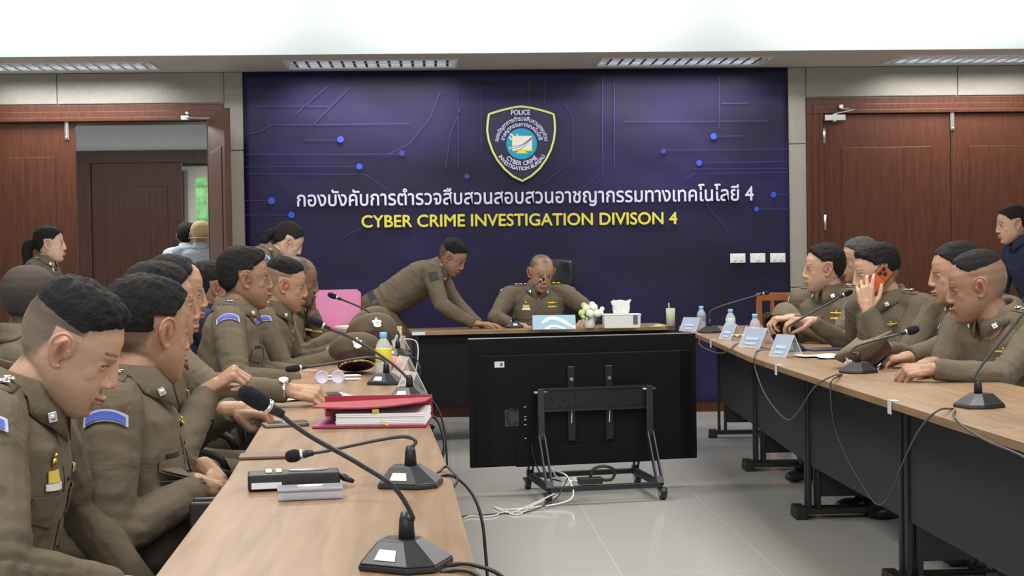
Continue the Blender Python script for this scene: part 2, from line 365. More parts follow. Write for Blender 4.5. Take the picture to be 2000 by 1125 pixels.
# --- the rooms seen through the open door
Y2 = 15.3; p = PY(148, 318, Y2); q = PY(355, 318, Y2); FZ = p.z; xa = p.x+.16; xb = PY(410, 318, Y2).x+1.2; q0 = q.x
wb = MB()
for x0, x1, z0, z1 in ((-8, p.x, 0, 3), (xb, 2, 0, 3), (p.x, xb, FZ+.02, 3)): wb.box(((x0+x1)/2, Y2+.1, (z0+z1)/2), (x1-x0, .2, z1-z0))
struct(wb.build('wall_corridor', mat('corridor_wall', (.70, .73, .72), .85)))
b_ = MB(); b_.box(((p.x+xb)/2, Y2-.02, FZ+.055), (xb-p.x, .06, .13)); b_.box((p.x+.08, Y2-.02, FZ/2), (.16, .06, FZ)); struct(b_.build('trim_6', M_DOORD, bevel=.004))
o = leaf('door_5', (xa, Y2, 0), (1, 0, 0), q0-xa, -1, M_DOORD)
o.scale.z = FZ/DZ
o = sbox('ceiling_corridor', (-3, 13.2, 2.72), (10, 4.3, .1), M_CEIL); o.name = 'ceiling.002'
sbox('wall_corridor_left', (-6.1, 13, 1.4), (.2, 4.2, 2.8), M_WALLW)
o = sbox('ceiling_far', (-2.5, 18, 2.8), (8, 5.3, .1), M_CEIL); o.name = 'ceiling.003'
Y3 = 20.5; c0 = PY(352, 300, Y3).x; c1 = PY(470, 300, Y3).x
g0 = PY(378, 350, Y3)
wb = MB(); zt = PY(390, 345, Y3).z
wb.box(((-9+g0.x)/2, Y3+.1, 1.4), (g0.x+9, .2, 2.8)); wb.box((g0.x+1.6+2, Y3+.1, 1.4), (4, .2, 2.8)); wb.box((g0.x+.8, Y3+.1, (zt+2.8)/2), (1.6, .2, 2.8-zt)); wb.box((g0.x+.8, Y3+.1, .45), (1.6, .2, .9)); struct(wb.build('wall_far', mat('far_room_wall', (.62, .60, .52), .85)))
struct(MB().box((g0.x+.8, Y3+.12, (zt+.9)/2), (1.6, .01, zt-.9)).build('window_1', mat('window_glass', (.9, 1, .93), .05, alpha=.08)))
gl = MB(); random.seed(3)
for i in range(60): gl.ell((g0.x-1+random.random()*5, Y3+2.5+random.random()*1.2, -.2+random.random()*3.6), .35+.25*random.random(), seg=8, rings=6)
o = gl.build('garden_hedge', mat('sunlit_leaves', (.20, .55, .16), .8, bump=1, bscale=9, var=.6, vscale=5)); tag(o, 'bright green foliage outside the far window', 'foliage', kind='stuff')
sun = bpy.data.lights.new('garden_daylight', 'AREA'); sun.energy = 160; sun.size = 4; so = bpy.data.objects.new('garden_daylight', sun); COL.objects.link(so); so.location = (-3, 21.2, 5.5); so.rotation_euler = (math.radians(35), 0, 0); so.visible_camera = False
ct = MB(); xs_ = g0.x-.33
for i in range(3): ct.add(*(lambda x: ([(x+.035*math.sin(k*1.3)+.0, Y3-.12+.03*math.cos(k*1.9), z) for z in (.3, zt+.05) for k in range(0)], []))(0))
pts = [(xs_+i*.0125, Y3-.15+.035*math.sin(i*1.25)) for i in range(22)]
ct.sheet([[V(x, y, z) for x, y in pts] for z in (.005, zt+.08)], .004); tag(ct.build('curtain', mat('grey_curtain', (.17, .15, .15), .9)), 'dark grey curtain beside the far window', 'curtain')
o = MB().box((g0.x+.8, Y3-.05, zt+.20), (3.2, .1, .10)).build('curtain_rail', M_BLACK); tag(o, 'dark curtain rail above the far window', 'curtain rail')
area('corridor_light', (-3, 13.2, 2.6), (0, 0, 0), 2.5, .8, 42); area('far_room_light', (-2.5, 18, 2.7), (0, 0, 0), 2, 2, 60)
# ---------------------------------------------------------------- the printed banner
BX0, BX1 = -1.444, 2.734; BZ0 = .08; YBN = YW-.035
bm_ = mat('banner_vinyl', (.012, .008, .045), .55, spec=.28)
def banner_print(mt):
    """broad navy-to-violet blotches printed on the vinyl"""
    nt = mt.node_tree; b = nt.nodes['Principled BSDF']; tc = nt.nodes.new('ShaderNodeTexCoord')
    mp = nt.nodes.new('ShaderNodeMapping'); mp.inputs['Scale'].default_value = (.9, 1, 1.4)
    n = nt.nodes.new('ShaderNodeTexNoise'); n.inputs['Scale'].default_value = 1.1; n.inputs['Detail'].default_value = 2
    r = nt.nodes.new('ShaderNodeValToRGB'); r.color_ramp.elements[0].position = .35; r.color_ramp.elements[0].color = (.009, .008, .026, 1); r.color_ramp.elements[1].position = .72; r.color_ramp.elements[1].color = (.019, .012, .075, 1)
    nt.links.new(tc.outputs['Object'], mp.inputs['Vector']); nt.links.new(mp.outputs['Vector'], n.inputs['Vector']); nt.links.new(n.outputs['Fac'], r.inputs['Fac']); nt.links.new(r.outputs['Color'], b.inputs['Base Color'])
banner_print(bm_)
NX, NZ = 90, 50; grid = []
for j in range(NZ+1):
    row = []
    for i in range(NX+1):
        x = BX0+(BX1-BX0)*i/NX; z = BZ0+(CZ-.004-BZ0)*j/NZ
        e = min(1, (CZ-z)*3)*min(1, (x-BX0)*4)*min(1, (BX1-x)*4)
        row.append(V(x, YBN+.008-.010*e*(noise.noise(V(x*1.6, z*3.2, 3))+.5*noise.noise(V(x*4+z*3, z*5, 9))), z))
    grid.append(row)
k = MB(); k.sheet(grid, -.003); banner = k.build('banner', bm_, smooth=False, fix=True); banner.data.shade_smooth()
tag(banner, 'large navy vinyl banner with police shield and two lines of lettering on the back wall', 'banner')
YP = YBN-.018
def bp_(px, py): p = PY(px, py, YP); return p.x, p.z
def textmesh(s, size, align='CENTER', bold=0.0):
    c = bpy.data.curves.new('t', 'FONT'); c.body = s; c.size = size; c.align_x = align; c.fill_mode = 'FRONT'; c.resolution_u = 4
    o = bpy.data.objects.new('t', c); COL.objects.link(o); dg = bpy.context.evaluated_depsgraph_get(); dg.update()
    me = bpy.data.meshes.new_from_object(o.evaluated_get(dg)); vs = [(v.co.x, v.co.y) for v in me.vertices]; fs = [tuple(p.vertices) for p in me.polygons]
    bpy.data.objects.remove(o); bpy.data.meshes.remove(me)
    vv = []; ff = []
    for dx, dy in (((0, 0),) if not bold else ((-bold, 0), (bold, 0), (0, -bold), (0, bold))):
        b0 = len(vv); vv += [(x+dx, y+dy, .0005*len(ff)/max(1, len(fs))) for x, y in vs]; ff += [tuple(b0+i for i in f) for f in fs]
    return vv, ff
def fit_text(name, s, pl, pr, h, m_, bold, parent, y=YP, raise_=0):
    """text between two baseline end points (pixels on the banner)"""
    (x0, z0), (x1, z1) = bp_(*pl), bp_(*pr); vv, ff = textmesh(s, h, bold=bold)
    a = min(v[0] for v in vv); c = max(v[0] for v in vv); W_ = math.hypot(x1-x0, z1-z0); ux, uz = (x1-x0)/W_, (z1-z0)/W_
    k = MB(); ks = W_/(c-a)
    k.add([V(x0+(v[0]-a)*ks*ux-v[1]*uz, y-v[2], z0+(v[0]-a)*ks*uz+v[1]*ux) for v in vv], ff); return k.build(name, m_, parent, fix=False)
M_PW = mat('print_pale', (.62, .64, .86), .6); M_PY = mat('print_yellow', (.72, .66, .055), .6); M_PYL = mat('print_pale_yellow', (.62, .62, .20), .6)
M_PB = mat('print_blue', (.02, .07, .55), .6); M_PL = mat('print_violet_line', (.026, .020, .13), .6); M_PC = mat('print_cyan', (.0, .30, .52), .6); M_PN = mat('print_navy', (.012, .008, .05), .6)
M_PBL = mat('print_black', (.004, .004, .008), .6)
fit_text('thai_lettering', 'กองบังคับการตำรวจสืบสวนสอบสวนอาชญากรรมทางเทคโนโลยี 4', (580, 403), (1472, 391), .155, M_PW, .0022, banner)
fit_text('thai_lettering_shadow', 'กองบังคับการตำรวจสืบสวนสอบสวนอาชญากรรมทางเทคโนโลยี 4', (581, 405), (1474, 393), .155, M_PBL, .004, banner, YP+.004)
fit_text('english_lettering', 'CYBER CRIME INVESTIGATION DIVISON 4', (706, 444), (1323, 437), .130, M_PY, .0026, banner)
fit_text('english_lettering_shadow', 'CYBER CRIME INVESTIGATION DIVISON 4', (705, 445.5), (1325, 438.5), .130, M_PBL, .006, banner, YP+.004)
# shield emblem
e_ = empty('x', (0, 0, 0)); bpy.data.objects.remove(e_)
def em(cx, cy): return V(*[bp_(900+cx*.16, 190+cy*.16)[0], YP-.001, bp_(900+cx*.16, 190+cy*.16)[1]])   # coordinates of the enlarged crop
side = [(735, 112), (800, 118), (880, 133), (990, 160), (1090, 190), (1135, 208)]
rgt = [(1146, 300), (1150, 400), (1135, 520), (1100, 640), (1040, 760), (960, 870), (860, 960), (752, 1020)]
lft = [(640, 965), (540, 880), (450, 770), (385, 650), (340, 520), (322, 400), (330, 300), (342, 208)]
top_l = [(390, 190), (490, 160), (600, 133), (680, 118)]
loop = [em(*p) for p in side+rgt+lft+top_l]
k = MB(); k.add([p+V(0, .0022, 0) for p in loop], [tuple(range(len(loop)))]); emb = k.build('shield_emblem', M_PN, banner, fix=False)
def ribbon(pts, wd, closed=False, dy=0):
    pts = [Vector(p) for p in pts]; n = len(pts); vs = []; fs = []
    for i, p in enumerate(pts):
        a = pts[(i-1) % n] if closed or i else p; c = pts[(i+1) % n] if closed or i < n-1 else p
        t = (c-a).normalized(); nn = V(-t.z, 0, t.x); vs += [p+nn*wd/2+V(0, dy, 0), p-nn*wd/2+V(0, dy, 0)]
    for i in range(n if closed else n-1): j = (i+1) % n; fs.append((2*i, 2*j, 2*j+1, 2*i+1))
    return vs, fs
k = MB(); k.add(*ribbon(loop, .030, True, .0006), mi=1); k.add(*ribbon(loop, .015, True)); k.build('shield_border', [M_PYL, M_PBL], emb, fix=False)
def disc(c, r, n=40): return [c+V(r*math.cos(2*PI*i/n), 0, r*math.sin(2*PI*i/n)) for i in range(n)]
cc_ = em(742, 568); R_ = (em(930, 568)-cc_).x
k = MB(); k.add([p+V(0, -.0004, 0) for p in disc(cc_, R_)], [tuple(range(40))]); k.build('emblem_disc', M_PC, emb, fix=False)
def quad(k, pts, mi, dy): k.add([em(*p)+V(0, dy, 0) for p in pts], [tuple(range(len(pts)))], mi)
k = MB(); quad(k, [(625, 470), (872, 470), (872, 655), (625, 655)], 0, -.0009); quad(k, [(632, 478), (858, 478), (858, 640), (632, 640)], 1, -.0013)
quad(k, [(700, 655), (790, 655), (800, 668), (818, 685), (670, 685), (692, 668)], 0, -.0011)
for a, c_, mi in (((610, 600), (870, 485), 2), ((600, 628), (868, 492), 3), ((640, 660), (866, 500), 3)):
    P_ = [em(a[0]+(c_[0]-a[0])*t, a[1]+(c_[1]-a[1])*t+38*math.sin(PI*t)*(1)) for t in np.linspace(0, 1, 12)]
    k.add(*ribbon(P_, .007, dy=-.0017), mi=1); k.add(*ribbon(P_, .0035, dy=-.0020), mi=mi)
for c_ in ((612, 455), (690, 458), (600, 490), (612, 512), (640, 572), (600, 618), (655, 640), (630, 462)): k.add([p+V(0, -.0022, 0) for p in disc(em(*c_), .008, 10)], [tuple(range(10))], 1)
k.build('emblem_computer', [M_PY, mat('print_white', (.75, .74, .74), .6), M_PN, mat('print_maroon', (.12, .03, .03), .6)], emb, fix=False)
def arc_text(name, s, r, mid, span, h, inside=False, bold=.001):
    vv, ff = textmesh(s, h, bold=bold); a = min(v[0] for v in vv); c = max(v[0] for v in vv); vs = []
    for x, y, d_ in vv:
        t = (x-a)/(c-a)-.5
        if not inside: an = math.radians(mid-t*span); rr = r+y
        else: an = math.radians(mid+t*span); rr = r-y
        vs.append(cc_+V(rr*math.cos(an), -.001-d_, rr*math.sin(an)))
    k = MB(); k.add(vs, ff); k.build(name, M_PW, emb, fix=False)
ps = (em(842, 568)-em(742, 568)).x/100
arc_text('emblem_text', 'กองบัญชาการตำรวจสืบสวนสอบสวน', 283*ps, 90, 168, .044); arc_text('emblem_text', 'อาชญากรรมทางเทคโนโลยี', 215*ps, 90, 158, .042)
arc_text('emblem_text', 'CYBER CRIME', 262*ps, 270, 96, .046, True, .0016); arc_text('emblem_text', 'INVESTIGATION BUREAU', 322*ps, 270, 124, .040, True, .0014)
vv, ff = textmesh('POLICE', .052, bold=.0015); pc = em(728, 212); wv = max(v[0] for v in vv)-min(v[0] for v in vv); k = MB(); k.add([pc+V(v[0]*(235*ps)/wv, -v[2], v[1]) for v in vv], ff); k.build('emblem_text', M_PW, emb, fix=False)
# printed circuit traces: (end dot or None, polyline) in banner pixels
def tr(pts, wd=.007): 
    return ribbon([V(bp_(*p)[0], YP+.010, bp_(*p)[1]) for p in pts], wd)
k = MB()
LT = [[(480, 301), (790, 301)], [(480, 326), (700, 325)], [(480, 340), (712, 340), (760, 372)], [(480, 392), (530, 392)], [(480, 420), (568, 420)], [(595, 273), (665, 273)], [(480, 262), (505, 258), (530, 244), (800, 241)], [(500, 208), (640, 207)],
      [(640, 168), (575, 225)], [(685, 168), (610, 245)], [(860, 180), (840, 230), (800, 280), (760, 300)], [(900, 210), (880, 260), (870, 330)],
      [(1033, 150), (1033, 205)], [(1063, 150), (1063, 208)], [(1177, 150), (1177, 335), (1130, 375)], [(1100, 200), (1119, 230), (1119, 312), (1060, 360)], [(1200, 160), (1200, 330)],
      [(1300, 293), (1537, 291)], [(1368, 318), (1537, 315)], [(1355, 330), (1537, 329)], [(1395, 266), (1450, 265)], [(1515, 380), (1539, 380)], [(1478, 408), (1539, 408)], [(1220, 237), (1500, 236)], [(1410, 202), (1465, 201)], [(1360, 337), (1335, 352)],
      [(1380, 400), (1425, 455)], [(750, 420), (660, 470)], [(1405, 150), (1405, 250)], [(895, 160), (895, 330)], [(940, 170), (940, 300)], [(1380, 338), (1537, 337)]]
for t in LT: k.add(*tr(t, .006))
k.build('circuit_traces', M_PL, banner, fix=False)
for (x, y, r) in ((530, 392, .027), (569, 420, .025), (665, 272, .025), (702, 325, .023), (1394, 266, .024), (1366, 318, .022), (1511, 380, .022), (1478, 408, .019), (785, 299, -.022), (912, 344, -.020), (1296, 295, -.02)):
    x_, z_ = bp_(x, y); k = MB(); k.add(disc(V(x_, YP+.007, z_), abs(r), 16), [tuple(range(16))])
    k.build('circuit_dot', M_PB if r > 0 else mat('print_dim_blue', (.025, .03, .20), .6), banner, fix=False)
# wall switches and sockets screwed through the banner
for i, (px, lab) in enumerate(((1441, 'leftmost of the three white wall plates on the banner'), (1480, 'middle one of the three white wall plates on the banner'), (1519, 'rightmost white wall plate, nearest the banner edge'))):
    p = PY(px, 504.5-.012*(px-1441), YW-.05); k = MB(); k.box(p, (.118, .014, .072)); o = k.build('wall_socket', M_WHITE, bevel=.004); tag(o, lab, 'wall switch', 'white wall plates on the banner')
    q = MB()
    for dx in ((-.025, .025) if i != 1 else (0,)): q.box(p+V(dx, -.009, 0), (.030, .006, .045))
    q.build('rocker', M_WHITE, o, bevel=.002)
    q = MB()
    for dx in ((-.025, .025) if i != 1 else (0,)): q.box(p+V(dx, -.0125, -.016), (.008, .002, .004))
    q.build('indicator', mat('indicator_grey', (.25, .25, .25), .5), o)
# ---------------------------------------------------------------- people
def head_template(female=False):
    b = MB(); fm = female
    zz = [.116, .111, .100, .080, .050, .020, .0, -.025, -.045, -.062, -.078, -.092, -.106, -.117, -.121]
    yf = [.006, .026, .048, .069, .083, .0855, .0815, .083, .0850, .0850, .0835, .0830, .0815, .072, .060]
    yb = [-.040, -.058, -.078, -.096, -.107, -.108, -.103, -.092, -.076, -.056, -.036, -.016, .008, .030, .045]
    ww = [.022, .036, .052, .067, .0755, .0755, .0730, .0700, .0670, .0630, .0565, .0470, .0350, .0200, .0080]
    rings = []
    for z_, f_, k_, w_ in zip(zz, yf, yb, ww):
        if fm and z_ < 0: w_ *= 1+z_*1.3
        if fm and z_ < -.08: f_ -= .003
        ym = (f_+k_)/2 - .0 if z_ > -.02 else (f_+k_)/2 - .012
        ring = []
        for t in [2*PI*k/32 for k in range(32)]:
            c_, s_ = math.cos(t), math.sin(t); pw = .86 if c_ > 0 else .95
            ring.append(V(w_*math.copysign(abs(s_)**.92, s_), ym+((f_-ym) if c_ > 0 else (ym-k_))*math.copysign(abs(c_)**pw, c_), z_))
        rings.append(ring)
    b.loft(rings)
    b.ell((0, .068, -.100), (.020, .018, .014))
    for s in (-1, 1):
        b.ell((s*.033, .044, -.022), (.026, .028, .032))
        b.ell((s*.027, .0765, .019), (.024, .010, .009), rotm(0, 0, -s*.35)); b.ell((s*.031, .0655, -.002), (.0165, .0140, .0115))
        b.ell((s*.0125, .0905, -.036), (.0090, .010, .0075))
        e = rotm(0, 0, s*.35)
        b.ell((s*.079, -.006, -.002), (.005, .015, .026), e)
        hel = [(s*.077, .010, -.010), (s*.084, .015, .008), (s*.090, .008, .026), (s*.093, -.008, .032), (s*.094, -.022, .022), (s*.092, -.026, .004), (s*.086, -.018, -.018), (s*.080, -.006, -.034), (s*.077, .004, -.030)]
        b.chain(curve_pts(hel, 24), .0046)
        b.chain(curve_pts([(s*.083, -.004, .018), (s*.087, -.014, .004), (s*.083, -.010, -.014)], 8), .004)
    b.chain([(0, .084, .012), (0, .090, -.008), (0, .0970, -.030)], [.0085, .0090, .0108])
    b.ell((0, .066, -.064), (.034, .024, .026))
    b.ell((0, .0935, -.0610), (.021, .0085, .0052)); b.ell((0, .0915, -.0715), (.018, .0095, .0062))
    r = .056 if not fm else .046
    b.chain([(0, -.016, -.03), (0, -.034, -.10), (0, -.050, -.19)], [r*.98, r, r*1.08], seg=20)
    co, fs = remesh(b, .0030, 5, .5)
    # painted tint, multiplies the skin colour
    x, y, z = co[:, 0], co[:, 1], co[:, 2]; ax = np.abs(x)
    T = np.ones((len(co), 3))
    def paint(mask, c): T[:] = T*(1-mask[:, None]) + T*np.array(c)*mask[:, None]
    paint(np.exp(-((ax-.042)/.02)**2-((z+.028)/.02)**2)*(y > .04)*.0, (1.08, .82, .78))
    paint(np.exp(-(x/.014)**2-((z+.033)/.014)**2)*(y > .08)*.6, (1.08, .8, .75))
    paint(np.clip(1.3-((x/.023)**2+((z+.066)/.0105)**2), 0, 1)*(y > .075), (.95, .66, .62) if not fm else (1.0, .36, .38))
    paint((np.abs(z+.0662) < .0018)*(ax < .022)*(y > .08)*.8, (.35, .2, .2))
    br = sstep(.0045, .002, np.abs(z-(.0225+.003*np.cos((ax-.03)*60))))*(ax > .010)*(ax < .050)*(y > .05)
    paint(br*.85, (.16, .13, .12))
    er = ((ax-.030)/.0145)**2+((z+.003)/.0052)**2
    paint((er < 1)*(y > .07)*.9, (1.25, 1.45, 1.7)); paint(((ax-.030)**2+(z+.003)**2 < .0046**2)*(y > .07), (.06, .05, .05))
    paint(sstep(1.0, .6, np.abs((z-.0025+(ax-.03)**2*18)/.0026))*(ax > .014)*(ax < .046)*(y > .06), (.15, .1, .1))
    paint(np.clip(1-((x)**2/.06**2), 0, 1)*np.exp(-((ax-.013)/.0035)**2-((z+.0435)/.003)**2)*(y > .09)*.5, (.4, .3, .3))
    earm = (ax > .073)*np.exp(-((y+.006)/.010)**2-((z-.0)/.016)**2); paint(np.clip(earm, 0, 1)*(ax < .0885), (.55, .38, .34))
    paint(((ax > .078)*1.)*.35, (1.1, .72, .66))
    return co, fs, T
HEADS = {False: head_template(False), True: head_template(True)}
def hairline(az):
    """height of the hair edge by angle from the front"""
    a = np.degrees(az)
    return np.interp(a, [0, 25, 45, 62, 75, 88, 100, 118, 150, 180], [.082, .080, .066, .052, .020, -.006, .022, -.022, -.050, -.058])
def hair_masks(co, style):
    x, y, z = co[:, 0], co[:, 1], co[:, 2]
    az = np.arctan2(np.abs(x), y+.012); hl = hairline(az) + style.get('up', 0)*sstep(1.2, .3, az)
    ear = (np.abs(x) > .0725)*(y > -.034)*(y < .024)*(z < .036)*(z > -.045)
    if style.get('long'): hl = np.interp(np.degrees(az), [0, 25, 45, 62, 75, 88, 100, 118, 150, 180], [.084, .078, .060, .036, .020, .010, .018, -.020, -.050, -.058])
    rg = np.array([noise.noise(Vector(p)*90) for p in co])*.004
    m = sstep(-.010, .008, z-hl+rg)*(1-ear)
    if style.get('bald'):
        bz = style['bald']; m = m*(1-sstep(bz, bz+.02, z)*sstep(-.07, -.03, y))
    if style.get('recede'):
        m = m*(1-style['recede']*np.exp(-((np.abs(x)-.035)/.018)**2)*(y > .02)*(z > .05))
    mp_ = sstep(-.024, .012, z-hl+rg)*(1-ear)
    if style.get('recede'): mp_ = mp_*(1-style['recede']*np.exp(-((np.abs(x)-.035)/.018)**2)*(y > .02)*(z > .05))
    if style.get('bald'): mp_ = mp_*(1-sstep(style['bald'], style['bald']+.02, z)*sstep(-.07, -.03, y))
    return m, mp_
HANDS = {}
def hand_template(pose, right):
    k = (pose, right)
    if k in HANDS: return HANDS[k]
    P = dict(relax=[(25, 30, 18, -3), (30, 35, 20, 0), (35, 38, 22, 3), (38, 40, 25, 7)],
             flat=[(8, 12, 8, -6), (8, 14, 8, -1), (10, 15, 8, 4), (14, 18, 10, 10)],
             fist=[(65, 85, 45, -2), (70, 88, 50, 0), (72, 90, 50, 2), (72, 90, 50, 4)],
             hold=[(45, 45, 25, -4), (50, 50, 30, 0), (55, 52, 30, 3), (58, 55, 30, 8)],
             phone=[(20, 30, 15, -12), (30, 35, 20, -3), (38, 40, 20, 6), (45, 45, 25, 16)],
             pinch=[(48, 42, 18, 0), (52, 48, 22, 0), (40, 40, 20, 4), (30, 35, 18, 10)])[pose]
    b = MB(); sx = -1 if right else 1   # thumb side, palm down, fingers along +y
    base = [(.030*sx, .088, .0), (.010*sx, .094, .003), (-.010*sx, .090, .001), (-.028*sx, .080, -.003)]
    seg = [(.043, .026, .021), (.047, .029, .022), (.043, .027, .021), (.034, .020, .019)]
    rad = [.0092, .0095, .0090, .0080]
    for (bx, by, bz), sg, r, (c1, c2, c3, sp) in zip(base, seg, rad, P):
        p = V(bx, by, bz); pts = [p]; a = 0; ys = math.radians(-sp*sx)
        for L, c in zip(sg, (c1, c2, c3)):
            a += math.radians(c); p = p + V(math.sin(ys)*math.cos(a), math.cos(ys)*math.cos(a), -math.sin(a))*L; pts.append(p)
        b.chain(pts, [r*1.08, r*1.02, r*.92, r*.78]); b.chain([V(bx*.55, .012, 0), V(bx, by, bz)], [.015, .0125])
    b.ell((0, .05, -.002), (.040, .050, .0145)); b.ell((.022*sx, .032, -.010), (.020, .030, .015))
    tc = dict(fist=.9, hold=.7, phone=.2, pinch=.75).get(pose, .25)
    d1 = V(sx*(.75-.35*tc), .72, -.25-.5*tc).normalized(); d2 = V(sx*(.45-.9*tc), .85, -.25-.35*tc).normalized()
    p0 = V(.026*sx, .018, -.006); p1 = p0+d1*.046; p2 = p1+d2*.032; p3 = p2+(d2+V(-sx*.35*tc, .1, -.1)).normalized()*.025
    b.chain([p0, p1, p2, p3], [.0155, .0115, .0105, .0088])
    b.chain([(0, -.022, 0), (0, .005, 0), (0, .03, 0)], [.026, .025, .022])
    co, fs = remesh(b, .0027, 3, .5)
    T = np.ones((len(co), 3)); tips = [p3]
    HANDS[k] = (co, fs, T); return HANDS[k]
def frame(f, n):
    """columns right, forward, up with forward f and up close to n"""
    f = Vector(f).normalized(); r = f.cross(Vector(n))
    r = r.normalized() if r.length > 1e-5 else f.orthogonal().normalized(); u = r.cross(f)
    return Matrix((r, f, u)).transposed()
def ik(a, t, l1, l2, hint):
    a, t = Vector(a), Vector(t); d = t-a; L = d.length
    if L > (l1+l2)*.995: t = a+d*((l1+l2)*.995/L); d = t-a; L = d.length
    if L < abs(l1-l2)+.02: L = abs(l1-l2)+.02
    x = (l1*l1-l2*l2+L*L)/(2*L); h = math.sqrt(max(l1*l1-x*x, 0)); dn = d.normalized()
    hh = Vector(hint); hh = (hh-dn*hh.dot(dn)).normalized()
    return a+dn*x+hh*h, t
def dirv(deg, z=0): return V(math.cos(math.radians(deg)), math.sin(math.radians(deg)), z)
SKIN = {}
def skin_mat(t):
    cols = dict(fair=(.52, .315, .215), mid=(.43, .25, .16), tan=(.33, .185, .12), dark=(.21, .118, .078), pale=(.60, .41, .32))
    return mat('skin_'+t, cols[t], .48, bump=.12, bscale=160, var=.06, vscale=14, attr='tint', spec=.4)
class Cl: pass
def person(label, head, face, body, pitch=0, roll=0, lean=8, side=0, hs=1.05, bs=1.0, fem=False, skin='mid', hair=None, R=None, L=None,
           top='uni', stand=False, vox=.007, group=None, badges=(), width=1.0, fade=.0, neckf=.02, belly=0., legs=True, reach=.38, tuck=.05, twist=None, standheel=None):
    """head = world point between the ears; face/body = headings in degrees; R/L = (wrist, elbow hint, pose, finger direction, palm-back direction)"""
    hair = dict(hair or {}); hs = hs-.035
    if fem: hair['long'] = 1
    for k_ in ('tt', 'ts'):
        if k_ in hair: hair[k_] *= .62
    H = Vector(head); g = dirv(face); r0 = g.cross(V(0, 0, 1))
    Rm = Matrix.Rotation(-math.radians(pitch), 3, r0)
    hf = Rm @ g; hu = Rm @ V(0, 0, 1); rr = Matrix.Rotation(math.radians(roll), 3, hf); hu = rr @ hu; hm = frame(hf, hu)
    Bf0 = dirv(body); Br = Bf0.cross(V(0, 0, 1))
    sp = (V(0, 0, 1)*math.cos(math.radians(lean)) + Bf0*math.sin(math.radians(lean))); sp = (Matrix.Rotation(math.radians(side), 3, Bf0) @ sp).normalized()
    Br = sp.cross(V(0, 0, 1)).normalized() if abs(sp.z) < .2 else Br; Br = (Br - sp*Br.dot(sp)).normalized()
    Bf = sp.cross(Br).normalized()
    if Bf.dot(Bf0) < 0 and lean < 60: Bf = -Bf
    nd = (hm @ V(0, -.30, -.95)).normalized()*.45 + (-sp)*.55
    nb = H + hm @ V(0, -.020, -.045)*hs + nd.normalized()*.082*hs - Bf*neckf      # neck base
    Sc = nb - sp*.032                                                            # level of the shoulders
    tl = .47*bs; Pv = Sc - sp*tl
    sw = (.185 if not fem else .155)*width*bs
    shR, shL = Sc+Br*sw-sp*.004, Sc-Br*sw-sp*.004
    ground = V(Pv.x, Pv.y, 0)
    # --- arms
    arms = {}
    for nm, sh, sgn, A in (('R', shR, 1, R), ('L', shL, -1, L)):
        if A is None: A = (Sc - sp*.40 + Bf*.30 + Br*sgn*.10, Br*sgn-sp, 'relax', Bf-Br*sgn*.4, V(0, 0, 1))
        el, wr = ik(sh, A[0], .275*bs, .255*bs, A[1]); arms[nm] = (sh, el, wr, A, sgn)
    # --- shirt
    q = MB(); fr = 1.0 if not fem else .86
    st = [(-.02, .172*fr, .122), (.08, .165*fr, .120+belly*.7), (.17, .164*fr, .122+belly), (.27, .172*fr, .126+belly*.5), (.36, .184*fr, .128), (.44, .188*fr, .112), (.475, .165*fr, .088), (.498, .105*fr, .068), (.52, .066, .060)]
    rings = []; W = width*bs
    for h, a, d in st:
        c = Pv + sp*(h*tl/.47) - Bf*(.0 if h < .4 else (h-.4)*.12)
        rings.append([c + Br*(a*W*math.copysign(abs(math.cos(t))**.85, math.cos(t))) + Bf*(d*bs*math.copysign(abs(math.sin(t))**.9, math.sin(t))) for t in [2*PI*k/28 for k in range(28)]])
    q.loft(rings)
    for nm in arms:
        sh, el, wr, A, sgn = arms[nm]; k = bs*(1 if not fem else .82)
        q.chain([nb-sp*.015-Bf*.02, Sc+Br*sgn*sw*.45+sp*.012-Bf*.012, sh+sp*.004], [.052*k, .058*k, .066*k])
        q.chain([sh, sh.lerp(el, .35), sh.lerp(el, .7), el], [.070*k, .066*k, .058*k, .052*k])
        u = (wr-el).normalized(); q.chain([el, el.lerp(wr, .4), wr-u*.06], [.052*k, .049*k, .041*k])
        q.tube([wr-u*.07, wr-u*.014, wr-u*.004], [.040*k, .0385*k, .037*k], 16)
    co, fs = remesh(q, vox, 3 if vox > .006 else 5)
    tmp = bpy.data.meshes.new('t'); tmp.from_pydata([tuple(c) for c in co], [], fs); tmp.update()
    nn = np.empty(len(co)*3, np.float32); tmp.vertices.foreach_get('normal', nn); nn = nn.reshape(-1, 3); bpy.data.meshes.remove(tmp)
    disp = np.zeros(len(co)); sd = random.random()*50
    for i in range(len(co)):
        p = Vector(co[i]); a = noise.noise(p*7.5+V(sd, 0, 0)); c = noise.noise(V(p.x*15, p.y*15, p.z*9)+V(0, sd, 0))
        d2_ = noise.noise(V(p.x*6+p.z*9, p.y*6-p.z*8, p.z*4+p.x*5)+V(0, 0, sd)); disp[i] = .009*(.3-abs(a)) + .008*(.25-abs(d2_)) + .0025*c
    for nm in arms:
        sh, el, wr, A, sgn = arms[nm]
        s_, e_, w_ = map(np.array, (sh, el, wr)); ud = nrm(e_-s_); fd = nrm(w_-e_)
        de = np.linalg.norm(co-e_, axis=1); t1 = (co-e_)@ud; t2 = (co-e_)@fd
        bend = max(0, 1-abs(float(ud@fd)))*.6+.45
        ph = co@np.array([13., 9., 7.]); tt = np.where(t1 < 0, t1, t2)
        disp += .0032*bend*np.sin(tt*2*PI/.036 + 1.6*np.sin(ph))*np.exp(-(de/.085)**2)
        ds = np.linalg.norm(co-(s_+np.array(sp)*-.06), axis=1); disp += .0016*np.sin((co@np.array(sp-Br*sgn*.6))*2*PI/.05+np.sin(ph))*np.exp(-(ds/.09)**2)
